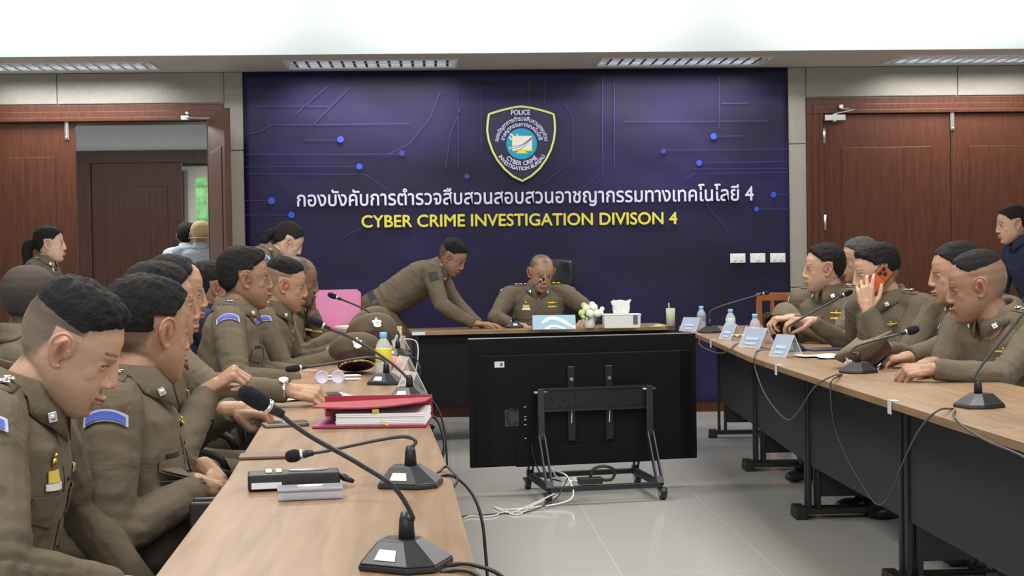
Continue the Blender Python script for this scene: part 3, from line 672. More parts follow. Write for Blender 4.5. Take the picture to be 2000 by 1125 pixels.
    hh = (co-np.array(Pv))@np.array(sp); disp += .0035*np.sin(hh*2*PI/.052+1.5*np.sin(co@np.array([17., 11., 0])))*np.exp(-((hh-.06)/.07)**2)
    co2 = co + nn*disp[:, None]
    # --- body mesh: core under the clothes, head, hands
    AV = []; AF = []; AT = []
    def addm(c, f, t):
        b0 = sum(len(a) for a in AV); AV.append(c); AF.extend(tuple(b0+i for i in ff) for ff in f); AT.append(t)
    core = MB()
    core.chain([Pv+sp*.02, Pv+sp*.2, Sc-sp*.09], [.09, .09, .085]); core.chain([nb-sp*.08-Bf*.02, nb+sp*.02], [.045, .042])
    hipR, hipL = Pv+Br*.085-sp*.0, Pv-Br*.085-sp*.0
    lg = {}
    for nm, hp, sgn in (('R', hipR, 1), ('L', hipL, -1)):
        if stand:
            ax = V(Pv.x, Pv.y, 0)+Br*sgn*.10+dirv(body)*(standheel or 0); an = V(ax.x, ax.y, .09); kn, an = ik(hp, an, .44*bs, .44*bs, dirv(body))
        else:
            kn = hp + dirv(body)*reach + Br*sgn*.04; kn.z = max(.47, hp.z-.05); an = V(kn.x, kn.y, .09)-dirv(body)*tuck
        lg[nm] = (hp, kn, an)
        core.chain([hp, kn, an], [.06, .045, .035])
    for nm in arms:
        sh, el, wr, A, sgn = arms[nm]; core.chain([Sc, sh, el, wr], [.05, .045, .033, .022])
    c, f = remesh(core, .018, 1); addm(c, f, np.ones((len(c), 3)))
    hco, hfs, hT = HEADS[fem]; hT = hT.copy(); M3 = np.array(hm)
    m, hl = hair_masks(hco, hair)
    if not hair.get('none'):
        st_ = hl*hair.get('stub', .85); tz0 = hair.get('fadez', -.05); gz = (sstep(tz0-.060, tz0+.012, hco[:, 2]-.18*np.clip(-hco[:, 1], 0, .2)*(tz0 > 0)) if not hair.get('shaved') else np.zeros(len(hco)))[:, None]
        hT = hT*(1-st_[:, None]) + hT*(np.array(hair.get('stubcol', (.16, .18, .22)))*(1-gz)+np.array((.04, .05, .06))*gz)*st_[:, None]
    if not fem:
        bd = sstep(-.045, -.06, hco[:, 2])*(hco[:, 1] > .0)*(hco[:, 2] > -.12)*.12; hT = hT*(1-bd[:, None]*np.array([1, .9, .8]))
    sc = np.array([hs*hair.get('wide', 1.0), hs, hs]); Hn = np.array(H)
    addm((hco*sc)@M3.T+Hn, hfs, hT)
    for nm in arms:
        sh, el, wr, A, sgn = arms[nm]; c, f, t = hand_template(A[2], sgn > 0)
        fd = Vector(A[3]) if A[3] is not None else (wr-el); Fm = np.array(frame(fd, A[4])); k = 1.02*bs if not fem else .9
        addm((c*k)@Fm.T+np.array(wr), f, t)
    allv = np.concatenate(AV)-np.array(ground); me = bpy.data.meshes.new('person'); me.from_pydata(allv.tolist(), [], AF); me.update()
    ca = me.color_attributes.new('tint', 'FLOAT_COLOR', 'POINT'); tt = np.concatenate(AT); ca.data.foreach_set('color', np.concatenate([tt, np.ones((len(tt), 1))], 1).astype(np.float32).ravel())
    root = link('person', me, [skin_mat(skin)], None, ground, True)
    tag(root, label, 'person', group)
    # --- hair shell
    if not hair.get('none') and not hair.get('shaved'):
        x, y, z = hco[:, 0], hco[:, 1], hco[:, 2]
        tz = hair.get('fadez', -.05); side = sstep(tz-.02, tz+.045, z-.25*np.clip(-y, 0, .2)*(tz > 0)); keep = m*side
        tp_ = sstep(.03, .11, z); th = (hair.get('ts', .008) + (hair.get('tt', .018)-hair.get('ts', .008))*tp_)
        th = th + hair.get('front', 0)*np.exp(-((y-.075)/.035)**2)*tp_
        nz = np.array([noise.noise(Vector(p)*55) + .6*noise.noise(Vector(p)*140) for p in hco])
        tm = bpy.data.meshes.new('t'); tm.from_pydata(hco.tolist(), [], hfs); n2 = np.empty(len(hco)*3, np.float32); tm.vertices.foreach_get('normal', n2); bpy.data.meshes.remove(tm); n2 = n2.reshape(-1, 3)
        off = np.where(keep > .02, th*keep*(1+.30*nz), 0) - .0018*(1-keep)
        dirn = nrm(n2*.8+np.array([0, .12, .25])*tp_[:, None])
        pc = hco + dirn*off[:, None]; use = keep > .03
        idx = -np.ones(len(hco), int); idx[use] = np.arange(use.sum()); ff = [tuple(idx[list(p)]) for p in hfs if all(use[list(p)])]
        hv = (pc[use]*sc)@M3.T+Hn-np.array(ground)
        hme = bpy.data.meshes.new('hair'); hme.from_pydata(hv.tolist(), [], [tuple(int(i) for i in p) for p in ff]); hme.update()
        ho = link('hair', hme, [hair.get('mat', M_HAIR)], root, smooth=True)
    if fem:
        hb = MB()
        for c, r in hair.get('extra', []): hb.ell(H+hm @ (Vector(c)*hs), tuple(k*hs for k in r), hm)
        if hb.v:
            c, f = remesh(hb, .006, 3); c = c+np.array([[.003*noise.noise(Vector(p)*70)]*3 for p in c]); c = c-np.array(ground)
            hme = bpy.data.meshes.new('ponytail'); hme.from_pydata(c.tolist(), [], f); hme.update(); link('hair_bun' if hair.get('bun') else 'ponytail', hme, [M_HAIR], root, smooth=True)
    # --- clothes
    mt = dict(uni=M_UNI, navy=M_NAVY, lblue=M_LBLUE)[top]
    sm = bpy.data.meshes.new('shirt'); sm.from_pydata((co2-np.array(ground)).tolist(), [], fs); sm.update()
    shirt = link('uniform_shirt' if top == 'uni' else 'jacket' if top == 'navy' else 'shirt', sm, [mt], root, smooth=True)
    bvh = BVHTree.FromPolygons([Vector(c) for c in co2], fs)
    if legs:
        tq = MB()
        for nm in lg:
            hp, kn, an = lg[nm]; tq.chain([hp, hp.lerp(kn, .5), kn], [.098, .088, .070]); tq.chain([kn, kn.lerp(an, .5), an], [.070, .064, .056])
        tq.loft([[Pv+sp*h*(1 if not stand else 1) + Br*(a*W*math.cos(t)) + Bf*(d*bs*math.sin(t)) for t in [2*PI*k/24 for k in range(24)]] for h, a, d in ((-.10, .13, .10), (-.05, .165*fr, .125), (.0, .174*fr, .125), (.03, .169*fr, .122))])
        c, f = remesh(tq, max(vox, .010), 4); 
        tm = bpy.data.meshes.new('trousers'); c = c+np.array([[.006*noise.noise(Vector(p)*9)]*3 for p in c]); tm.from_pydata((c-np.array(ground)).tolist(), [], f); tm.update()
        link('trousers', tm, [M_UNID if top == 'uni' else M_BLACKM], root, smooth=True)
        for nm in lg:
            hp, kn, an = lg[nm]; sb = MB(); fr_ = frame(dirv(body), V(0, 0, 1))
            bse = V(an.x, an.y, 0)
            sb.ell(bse+fr_ @ V(0, .02, .055), (.036, .055, .050), fr_); sb.ell(bse+fr_ @ V(0, .12, .030), (.044, .085, .030), fr_); sb.ell(bse+fr_ @ V(0, -.03, .035), (.034, .04, .033), fr_)
            c, f = remesh(sb, .008, 2); c[:, 2] = np.maximum(c[:, 2], 0.001); tm = bpy.data.meshes.new('shoe'); tm.from_pydata((c-np.array(ground)).tolist(), [], f); tm.update(); link('shoe', tm, [M_BLKLEATH], root, smooth=True)
    def hit(o, d):
        l, n, i, dd = bvh.ray_cast(Vector(o), Vector(d).normalized()); return l, n
    def near(p):
        l, n, i, dd = bvh.find_nearest(Vector(p)); return l, n
    # collar
    ca_ = (hm @ V(0, 0, 1)*.35 + sp*.65).normalized(); cr = (Br-ca_*Br.dot(ca_)).normalized(); cf = ca_.cross(cr)*-1
    if cf.dot(Bf) < 0: cf = -cf
    cc = nb+sp*.012+Bf*.004; kr = hs*(1 if not fem else .84); N = 33; grid = [[] for _ in range(6)]
    for i in range(N):
        t = -PI+2*PI*i/(N-1); t = t*.955; a = t; fa = abs(a)/PI          # 0 at the back, pi at the front opening
        dr = (-cf*math.cos(a)+cr*math.sin(a)); pt = fa**5*.052; rise = .012*(1-fa)
        rad = kr*(.060+.004*math.cos(a)**2)
        grid[0].append(cc+dr*rad+ca_*(.006)); grid[1].append(cc+dr*(rad+.001)+ca_*(.036+rise)); grid[2].append(cc+dr*(rad+.006)+ca_*(.038+rise))
        grid[3].append(cc+dr*(rad+.014)+ca_*(.018+rise*.5))
        for gi, (ex, dz) in ((4, (.022, .000)), (5, (.030+pt*.25, -.018-pt*1.0))):
            p = cc+dr*(rad+ex)+ca_*dz+cf*(.012 if fa > .7 else 0)*fa; l, n = near(p)
            if (p-l).dot(n) < .004: p = l+n*.0045
            grid[gi].append(p)
    cb = MB(); cb.sheet(grid, .0028); cbo = cb.build('collar', mt, shirt, smooth=True)
    fr2 = frame
    def patch(name, o, u, v, d, pts, mats, off=.003, th=.0016, mi=0, parent=shirt, mb=None):
        """grid of (a,b) offsets along u,v projected along d onto the shirt"""
        G = []
        for row in pts:
            g = []
            for a, b in row:
                l, n = hit(Vector(o)+u*a+v*b-d*.20, d)
                if l is None or (l-(Vector(o)+u*a+v*b)).length > .3: l, n = near(Vector(o)+u*a+v*b)
                g.append(l-d.normalized()*off*.6+n*off*.6)
            G.append(g)
        k = mb or MB(); k.sheet(G, th, mi)
        mid = G[len(G)//2][len(G[0])//2]; a = G[0][0]; 
        nz = (G[0][-1]-G[0][0]).cross(G[-1][0]-G[0][0])
        if mb is None: return k.build(name, mats, parent, smooth=False)
    def rect(w_, h_, nx=5, ny=4, arc=0.):
        return [[((i/(nx-1)-.5)*w_, (j/(ny-1)-.5)*h_ + arc*(1-4*(i/(nx-1)-.5)**2)) for i in range(nx)] for j in range(ny)]
    def pips(name, P, mats_, k=1.0):
        b = MB()
        for p, n in P:
            fr_ = frame(n.orthogonal(), n)
            b.lathe([(.010*k, 0), (.010*k, .0025), (.006*k, .004), (.004*k, .006), (.001, .0065)], p, 10, fr_)
            for a in range(4): b.ell(p+fr_ @ (V(math.cos(a*PI/2+.4), math.sin(a*PI/2+.4), 0)*.0095*k)+n*.002, (.004*k, .004*k, .0025))
        return b.build(name, mats_, shirt, smooth=True)
    F_, U_, = Bf, sp
    if top == 'uni':
        for s, nm in ((1, 'R'), (-1, 'L')):
            sh, el, wr, A, sgn = arms[nm]; ln = (sh-nb).length
            ax = (Br*s*1.0-sp*.15).normalized()
            mid = Sc+Br*s*(sw*.66)+sp*.02
            G = []
            for a in np.linspace(-.062, .055, 8):
                wdt = .021+.004*a/.06; rowp = []
                for b_ in (-1, 0, 1):
                    o = mid+Br*s*a+Bf*(wdt*b_)-Bf*.004; l, n = hit(o+sp*.25, -sp)
                    if l is None: l, n = near(o)
                    rowp.append(l+n*.004)
                G.append(rowp)
            if s < 0: G = [list(reversed(r_)) for r_ in G]
            k = MB(); k.sheet(G, .003); k.build('shoulder_strap', mt, shirt, smooth=True)
            pp = [(G[i][1]+sp*.003, sp) for i in ((2, 4) if 'three' not in badges else (1, 3, 5))]
            pips('rank_insignia', pp, M_GOLD if 'goldpips' in badges and s < 0 else M_SILVER, 1.0)
            # collar insignia
            gi = 29 if s*(grid[4][29]-cc).dot(Br) > 0 else 3
            p = (grid[4][gi]+grid[5][gi])/2; n = (grid[5][gi]-grid[4][gi]).cross(grid[4][gi+1]-grid[4][gi-1]).normalized()
            if n.dot(p-cc) < 0: n = -n
            b = MB(); fr_ = frame((grid[5][gi]-grid[4][gi]), n); b.box(p+n*.004, (.019, .019, .004), fr_ @ rotm(0, 0, .3)); b.ell(p+n*.007, (.006, .006, .003), fr_)
            b.build('collar_badge', M_SILVER, shirt, bevel=.001)
            # sleeve arc tab
            up_ = (sh-el).normalized(); out = (Br*s*.95+sp*.15); out = (out-up_*out.dot(up_)).normalized(); uu = up_.cross(out)*s
            if 'notab' not in badges:
                b = MB(); o = sh-up_*.032
                patch('', o, uu, up_, -out, rect(.088, .026, 9, 3, .012), None, .0035, .0016, 0, mb=b)
                patch('', o, uu, up_, -out, rect(.078, .017, 9, 3, .012), None, .0060, .0014, 1, mb=b)
                b.build('sleeve_tab', [M_PATCHW, M_PATCHB], shirt)
            else:
                patch('sleeve_emblem', sh-up_*.08, uu, up_, -out, rect(.06, .07, 5, 5), [mat('dark_emblem', (.03, .035, .03), .8)], .003)
            # chest pocket with flap and button
            o = Pv+sp*(tl*.66)+Br*s*.088*W
            patch('chest_pocket', o-U_*.03, Br*1., U_, -F_, rect(.105, .115, 6, 6), [mt], .002, .002)
            fl = [[((i/6-.5)*.110, (.5-j/2)*.045 - (0 if j < 2 else (1-abs(i/6-.5)*2)*.014)) for i in range(7)] for j in range(3)]
            patch('pocket_flap', o+U_*.022, Br*1., U_, -F_, list(reversed(fl)), [mt], .0055, .0022)
            if s < 0:   # wearer's left: wings over ribbons
                if 'wings' in badges:
                    b = MB(); l, n = hit(o+U_*.100+F_*.2, -F_)
                    if l:
                        fr_ = frame(U_, n); b.ell(l+n*.003, (.008, .010, .004), fr_); b.ell(l+fr_ @ V(0, .012, .003), (.005, .006, .003), fr_)
                        for z_ in (-1, 1):
                            for q_ in range(4): b.ell(l+fr_ @ V(z_*(.010+.007*q_), .001+.0015*q_, .003), (.009-.0008*q_, .006-.001*q_, .0025), fr_)
                        b.build('wing_badge', M_GOLD, shirt, smooth=True)
                if 'ribbons' in badges:
                    b = MB(); patch('', o+U_*.077, Br*1., U_, -F_, rect(.060, .011, 5, 2), None, .004, .002, 0, mb=b)
                    patch('', o+U_*.077, Br*1., U_, -F_, rect(.020, .011, 5, 2), None, .0062, .001, 1, mb=b)
                    b.build('ribbon_bar', [mat('cream_ribbon', (.62, .50, .22), .7), M_GOLDT], shirt)
            else:
                if 'medal' in badges:
                    b = MB(); patch('', o+U_*.080, Br*1., U_, -F_, rect(.044, .022, 4, 3), None, .004, .002, 0, mb=b)
                    l, n = hit(o+U_*.105+F_*.2, -F_)
                    if l: b.ell(l+n*.004, (.009, .009, .004), frame(U_, n), 1); b.ell(l+n*.004+U_*.012, (.005, .006, .003), frame(U_, n), 1)
                    patch('', o+U_*.062, Br*1., U_, -F_, rect(.058, .012, 4, 2), None, .004, .002, 2, mb=b)
                    b.build('medal_badge', [M_GOLDT, M_GOLD, M_WHITE], shirt)
                elif 'nameplate' in badges:
                    patch('name_plate', o+U_*.050, Br*1., U_, -F_, rect(.055, .012, 4, 2), [M_BLACK], .004, .002)
        # button placket
        patch('button_placket', Pv+sp*(tl*.53), Br*1., U_, -F_, rect(.030, .30, 3, 14), [mt], .0028, .002)
        bt = MB()
        for j in range(5):
            l, n = hit(Pv+sp*(tl*.25+.065*j)+F_*.2, -F_)
            if l: bt.ell(l+n*.006, (.0055, .0055, .002), frame(U_, n))
        if bt.v: bt.build('shirt_buttons', mat('brown_button', (.06, .04, .025), .4), shirt)
        # belt
        b = MB(); wr_ = 0 if 'nobelt' in badges else 1
        if wr_:
            rg = []
            for dz in (.0, .036):
                rw = []
                for k in range(33):
                    t = 2*PI*k/32; l, n = near(Pv+sp*(.005+dz)+Br*math.cos(t)*.19*W+Bf*math.sin(t)*.14*bs); rw.append(l+n*.004)
                rg.append(rw)
            b.sheet(rg, .004); b.build('belt', M_BLKLEATH, root if False else shirt)
    res = Cl(); res.root = root; res.Sc = Sc; res.sp = sp; res.Bf = Bf; res.Br = Br; res.Pv = Pv; res.arms = arms; res.H = H; res.hm = hm; res.hit = hit; res.nb = nb; res.shirt = shirt; res.ground = ground
    return res
# ---------------------------------------------------------------- tables
def table(a, b, width, outward, lab, group, panel_in=.27, wood_m=None, pm=None, ends=(1, 1), cut=None):
    """a, b = ends of the edge facing the middle of the room; outward = unit vector away from it"""
    a, b, n = Vector(a), Vector(b), Vector(outward); d = (b-a).normalized(); L = (b-a).length
    c = (a+b)/2+n*width/2; c.z = 0
    e = empty('conference_table', c); tag(e, lab, 'table', group)
    a2, b2 = a+d*.002, b-d*.002; A, B_ = (cut or (a2, b2))
    k = MB(); k.prism([(a2.x, a2.y), (b2.x, b2.y), ((B_+n*width).x, (B_+n*width).y), ((A+n*width).x, (A+n*width).y)], .715, .74)
    top = k.build('table_top', wood_m or M_TABLE, e, bevel=.002)
    k = MB(); R = Matrix((d, n, V(0, 0, 1))).transposed(); mid = (a+b)/2+n*panel_in
    k.box(V(mid.x, mid.y, .478), (L-.09, .016, .472), R); k.build('modesty_panel', pm or M_DESKM, e, bevel=.002)
    for t, on in ((.035, ends[0]), (L-.035, ends[1])):
        if not on: continue
        p = a+d*t; k = MB(); q = p+n*panel_in
        k.box(V(q.x, q.y, .37)-n*.012, (.028, .018, .69), R); k.box(V(q.x, q.y, .37)+n*.03, (.030, .018, .69), R)
        q2 = p+n*(panel_in+.16); k.box(V(q2.x, q2.y, .40), (.020, .24, .60), R)
        q3 = p+n*(width/2+.09); k.box(V(q3.x, q3.y, .035), (.045, width-.2, .028), R, taper=.9)
        for s in ((.215 if width > .51 else .15), width-.03): q4 = p+n*s; k.box(V(q4.x, q4.y, .028), (.075, .055, .056), R, taper=.85)
        q5 = p+n*(width/2); k.box(V(q5.x, q5.y, .70), (.04, width*.8, .028), R)
        k.build('leg', M_BLACK, e, bevel=.004)
    return e
def edge_at(pts, y):
    for (x0, y0), (x1, y1) in zip(pts, pts[1:]):
        if y0 <= y <= y1: return x0+(x1-x0)*(y-y0)/(y1-y0)
    return pts[0][0] if y < pts[0][1] else pts[-1][0]
RE = [(1.405, 0.6), (1.408, 4.6), (1.410, 5.4), (1.425, 6.87), (1.545, 8.35), (1.60, 9.5)]
RYS = [2.20, 3.64, 5.06, 6.47, 7.96, 9.45]
labs = ['nearest table of the right row, cut by the frame corner', 'right row table under the microphone nearest the camera', 'right row table in front of the two officers at the frame edge', 'right row table with the papers and the officer on the phone', 'farthest table of the right row, meeting the head table']
for i in range(5):
    y0, y1 = RYS[i], RYS[i+1]; a = V(edge_at(RE, y0), y0, 0); b = V(edge_at(RE, y1), y1, 0); d = (b-a).normalized(); table(a, b, .58, V(d.y, -d.x, 0), labs[i]+', grey panel', 'tables of the right row')
LE = [(.085, .8), (.058, 2.1), (.022, 3.09), (-.042, 4.3), (-.102, 5.6), (-.177, 7.6), (-.2, 9.0)]
LYS = [1.55, 3.09, 4.55, 6.0, 7.45, 8.9]
labs = ['nearest table of the left row, holding the closest microphone', 'left row table under the red binder', 'left row table in front of the officer with the watch', 'left row table carrying the peaked caps', 'farthest table of the left row beside the head table']
for i in range(5):
    y0, y1 = LYS[i], LYS[i+1]; a = V(edge_at(LE, y0), y0, 0); b = V(edge_at(LE, y1), y1, 0); d = (b-a).normalized(); table(a, b, .475, V(-d.y, d.x, 0), labs[i]+', oak top', 'tables of the left row')
HA, HB = V(-.17, 9.36, 0), V(1.585, 9.50, 0)
dd = (HB-HA).normalized(); table(HA, HB, .50, V(-dd.y, dd.x, 0), 'head table in front of the banner with oak top and black front panel', None, .06, M_TABLEX, M_DESKB)
# ---------------------------------------------------------------- office chairs
def office_chair(c, deg, lab, group='black office chairs', high=False, seatz=.47, backz=.98, headrest=False, arms=True):
    e = empty('office_chair', V(c[0], c[1], 0)); tag(e, lab, 'chair', group)
    f = dirv(deg); R = frame(f, V(0, 0, 1)); C0 = V(c[0], c[1], 0)
    def P(x, y, z): return C0+R @ V(x, y, z)
    k = MB(); k.ell(P(0, .02, seatz-.05), (.25, .25, .05), R, seg=20, rings=8); co, fs = remesh(k, .012, 1); k = MB(); k.add(co.tolist(), fs); k.build('seat', M_BLKLEATH, e, smooth=True, fix=False)
    rows = []; zt = backz
    for j in range(9):
        t = j/8; z = seatz+.06+(zt-seatz-.06)*t; w_ = .22*(1-.18*t**3)*(1 if j not in (0, 8) else .8)
        rows.append([P(w_*s, -.25-.05*t-.05*(1-s*s)+.02, z+ (0 if j < 8 else .02*(1-s*s))) for s in np.linspace(-1, 1, 9)])
    k = MB(); k.sheet(rows, .035); k.build('backrest', M_BLKLEATH, e, smooth=True, bevel=.008)
    if headrest:
        rows = [[P((.105+.020*math.sin(PI*j/5))*s, -.31-.05*(1-s*s)+.01, zt+.09+.038*j+(.02*(1-s*s) if j == 5 else 0)) for s in np.linspace(-1, 1, 9)] for j in range(6)]
        k = MB(); k.sheet(rows, .05); k.build('headrest', M_BLKLEATH, e, smooth=True, bevel=.012)
    k = MB(); k.tube([P(0, 0, .12), P(0, 0, seatz-.08)], .028, 12); k.tube([P(0, -.05, seatz-.08), P(0, -.28, seatz-.06), P(0, -.30, seatz+.20)], .02, 8); k.build('gas_lift', M_BLACK, e, smooth=True)
    k = MB()
    for i in range(5): a = 2*PI*i/5+.3; k.tube([P(0, 0, .11), P(.28*math.cos(a), .28*math.sin(a), .07)], [.025, .016], 8)
    k.build('star_base', M_BLACK, e)
    for i in range(5): a = 2*PI*i/5+.3; MB().ell(P(.28*math.cos(a), .28*math.sin(a), .030), (.018, .028, .028), R, seg=10, rings=7).build('caster', M_BLACK, e, smooth=True)
    if arms:
        for s in (-1, 1):
            pts = [P(s*.25, -.12, seatz-.05), P(s*.29, -.13, seatz+.08), P(s*.285, -.10, seatz+.19), P(s*.28, .03, seatz+.215), P(s*.28, .14, seatz+.19), P(s*.285, .17, seatz+.08), P(s*.25, .13, seatz-.05)]
            MB().tube(curve_pts(pts, 30), .016, 8).build('armrest', M_BLACK, e, smooth=True)
    return e
# ---------------------------------------------------------------- the people (placed by the point between their ears)
D = dict
UPV = V(0, 0, 1)
HG = dict
P1 = person('person in khaki uniform nearest the camera, high faded haircut, head bowed over the table', PY(141, 680, 2.75), 3, 3, pitch=27, lean=14, hs=1.02, width=.94, skin='fair', vox=.0048,
    hair=D(fadez=.046, tt=.026, ts=.010, stub=.9, stubcol=(.24, .33, .37), front=.006), badges=('ribbons', 'medal'), belly=.01, neckf=.03,
    R=(PY(225, 1150, 2.62), V(-.2, -.9, -.5), 'relax', V(1, .5, -.1), UPV), L=(PY(280, 1160, 2.95), V(-.2, .9, -.5), 'relax', V(1, -.4, 0), UPV))
P2 = person('person in khaki uniform, second along the left row, thick black hair, face turned away', PY(291, 648, 3.35), 42, 2, pitch=4, lean=3, hs=1.05, skin='mid', vox=.0052,
    hair=D(tt=.024, ts=.012, stub=.75, front=.010, fadez=.0), badges=('nameplate', 'wings'), belly=.045, width=1.06, neckf=.015,
    R=(V(-.53, 3.22, .705), V(-.5, -.6, -.6), 'relax', V(.5, .8, -.35), V(.5, -.3, .8)), L=(V(-.55, 3.46, .70), V(-.3, .8, -.6), 'relax', V(.75, -.35, -.6), V(.6, .1, .75)))
P3 = person('person in khaki uniform mostly hidden behind the second officer, one fist raised', PY(316, 598, 4.1), 20, 5, lean=6, skin='mid', vox=.007,
    hair=D(tt=.018, ts=.010), badges=('ribbons',), neckf=.01,
    R=(PY(405, 765, 4.02), V(.1, -.5, -.9), 'fist', V(.75, .1, .55), V(-.4, -.2, .8)), L=(PY(455, 800, 4.2), V(0, .5, -.9), 'fist', V(1, 0, 0), V(0, -.5, .8)))
P4 = person('person in khaki uniform with receding hair reaching over an open notebook, silver watch', PY(343, 572, 4.95), 12, 5, pitch=6, lean=6, skin='mid', hs=1.08,
    hair=D(tt=.014, ts=.008, up=.02, recede=.8), badges=('ribbons',), neckf=.02,
    R=(PY(562, 763, 4.62), V(-.2, -.6, -.9), 'pinch', V(1, -.1, -.12), V(0, -.45, .9)), L=(PY(510, 770, 5.1), V(-.2, .6, -.9), 'relax', V(1, -.2, 0), UPV))
P5 = person('person in khaki uniform with thick black hair sitting upright facing right, hands on table', PY(480, 545, 6.05), 12, 4, pitch=0, lean=4, skin='tan', hs=1.10, vox=.006,
    hair=D(tt=.024, ts=.013, stub=.8, front=.010), badges=('ribbons', 'nameplate'), belly=.02, width=1.05, neckf=.02,
    R=(PY(588, 742, 5.75), V(-.2, -.6, -.8), 'relax', V(1, .12, -.08), V(0, -.2, 1)), L=(PY(580, 728, 6.1), V(-.2, .7, -.8), 'relax', V(1, -.2, 0), UPV))
P6 = person('person in khaki uniform with shaved sides and flat dark top, next to the upright officer', PY(557, 557, 6.65), 5, -2, pitch=10, lean=10, skin='mid', hs=1.06, vox=.007,
    hair=D(fadez=.05, tt=.018, ts=.008, stub=.6, stubcol=(.30, .36, .40)), badges=('ribbons', 'wings'), neckf=.02,
    R=(PY(650, 697, 6.5), V(-.2, -.6, -.8), 'relax', V(1, .25, 0), UPV), L=(PY(655, 685, 6.8), V(-.2, .7, -.8), 'relax', V(1, 0, 0), UPV))
P7 = person('person in khaki uniform with balding grey head, farthest of the left row', PY(583, 548, 7.3), 5, -5, pitch=12, lean=10, skin='dark', hs=1.06,
    hair=D(shaved=1, up=.01, recede=.8, stub=.8, stubcol=(.30, .33, .38)), badges=('ribbons',), neckf=.02,
    R=(PY(672, 652, 7.1), V(-.2, -.6, -.8), 'relax', V(1, .1, -.1), UPV), L=(PY(608, 606, 7.35), V(.2, .5, -.9), 'flat', V(.1, .1, 1), V(1, .3, 0)))
P8 = person('person in navy shirt with black hair in the second row beyond the left tables', PY(412, 562, 6.9), 28, 15, lean=5, top='navy', skin='tan', hs=1.04, hair=D(tt=.020, ts=.012))
P9 = person('person with a close-cropped bald head and khaki collar at the left frame edge', PY(62, 588, 5.1), 62, 50, pitch=-2, lean=4, skin='dark', hs=1.10, hair=D(tt=.004, ts=.003, stub=.75, mat=mat('cropped_hair', (.05, .038, .032), .8, bump=.5, bscale=300)))
P10 = person('woman in khaki uniform with a black ponytail standing by the closed left door', PY(98, 477, 9.7), 8, -5, fem=True, stand=True, lean=6, skin='pale', hs=1.02,
    hair=D(tt=.014, ts=.011, stub=.9, extra=[((0, -.125, .0), (.036, .040, .040)), ((0, -.150, -.055), (.040, .038, .085)), ((.01, -.15, -.12), (.03, .03, .07))]), badges=('nobelt',))
P10['label'] if False else None
P11 = person('woman in khaki uniform with a low black bun leaning down behind the left row', PY(563, 472, 8.9), 10, -5, fem=True, stand=True, pitch=30, lean=42, skin='pale', hs=1.0,
    hair=D(tt=.014, ts=.012, stub=.9, bun=True, extra=[((0, -.125, -.01), (.036, .036, .036)), ((0, -.13, -.055), (.03, .03, .04))]), badges=('nobelt',),
    R=(PY(600, 640, 8.7), V(0, -.5, -.8), 'relax', V(1, 0, -.3), UPV), L=(PY(612, 640, 9.0), V(0, .5, -.8), 'relax', V(1, 0, -.3), UPV))
P12 = person('person in khaki uniform bending low over the head table, dark sleeve emblem', PY(884, 503, 9.95), -18, -4, pitch=32, lean=58, stand=True, skin='tan', hs=1.04, vox=.0065,
    hair=D(tt=.020, ts=.009, fadez=.02, stub=.7), badges=('notab',), neckf=.0, standheel=.18,
    R=(PY(926, 632, 9.62), V(-.6, -.7, -.6), 'flat', V(1, -.05, -.05), UPV), L=(PY(935, 634, 9.95), V(-.3, .8, -.6), 'flat', V(1, .1, -.05), UPV))
P13 = person('person in khaki uniform with high bald forehead seated alone behind the head table', PY(1057, 533, 10.12), -76, -88, pitch=20, roll=-4, lean=3, skin='mid', hs=1.10, vox=.006,
    hair=D(shaved=1, up=.010, recede=.9, stub=.85, stubcol=(.24, .26, .30)), badges=('wings', 'ribbons', 'medal', 'three', 'goldpips'), neckf=.03, width=1.06,
    R=(PY(1000, 632, 9.78), V(-1.0, .3, -.45), 'relax', V(.75, -.6, -.1), UPV), L=(PY(1154, 624, 9.78), V(1, .3, -.35), 'relax', V(-.65, -.7, -.15), UPV))
P14 = person('person in khaki uniform with black hair at the far end of the right row', PY(1608, 525, 7.5), 176, 220, pitch=2, lean=6, skin='fair', hs=1.10, vox=.0065,
    hair=D(tt=.020, ts=.012, front=.006, up=.008), badges=('wings', 'ribbons'), belly=.03, neckf=.01, width=1.05, reach=.26, tuck=.16,
    R=(PY(1535, 617, 7.6), V(.2, .7, -.7), 'hold', V(-1, -.05, -.05), UPV), L=(PY(1548, 622, 7.4), V(.2, -.6, -.8), 'hold', V(-1, .1, 0), UPV))
P15 = person('person with grey hair partly hidden behind the officer on the phone', PY(1678, 508, 7.9), 176, 185, pitch=5, lean=2, skin='mid', hs=1.08, hair=D(tt=.014, ts=.008, mat=M_HAIRG, stub=.5), reach=.28, tuck=.16)
P16 = person('person in khaki uniform holding a phone to the ear', PY(1710, 533, 6.55), 180, 207, pitch=9, lean=10, skin='fair', hs=1.12, vox=.0055,
    hair=D(tt=.022, ts=.010, stub=.75, fadez=.0, front=.008), reach=.28, tuck=.16, badges=('wings', 'ribbons'), belly=.02, width=1.08, neckf=.02,
    L=(PY(1694, 604, 6.37), V(-.15, -.25, -1), 'phone', V(-.08, .10, 1), V(-.35, -.9, .1)), R=(PY(1587, 628, 6.9), V(.2, .6, -.8), 'pinch', V(-1, .0, .12), V(0, 0, 1)))
P17 = person('person in khaki uniform with thinning hair, second from the right frame edge', PY(1866, 534, 6.0), 170, 204, pitch=6, lean=16, skin='mid', hs=1.14,
    hair=D(tt=.012, ts=.006, stub=.6, recede=.6), reach=.28, tuck=.16, badges=('wings', 'ribbons'), width=1.05, neckf=.02,
    L=(PY(1762, 704, 5.65), V(.1, -.6, -.8), 'relax', V(-1, .1, -.1), UPV), R=(PY(1722, 682, 5.95), V(.2, .7, -.7), 'pinch', V(-1, -.1, -.1), UPV))
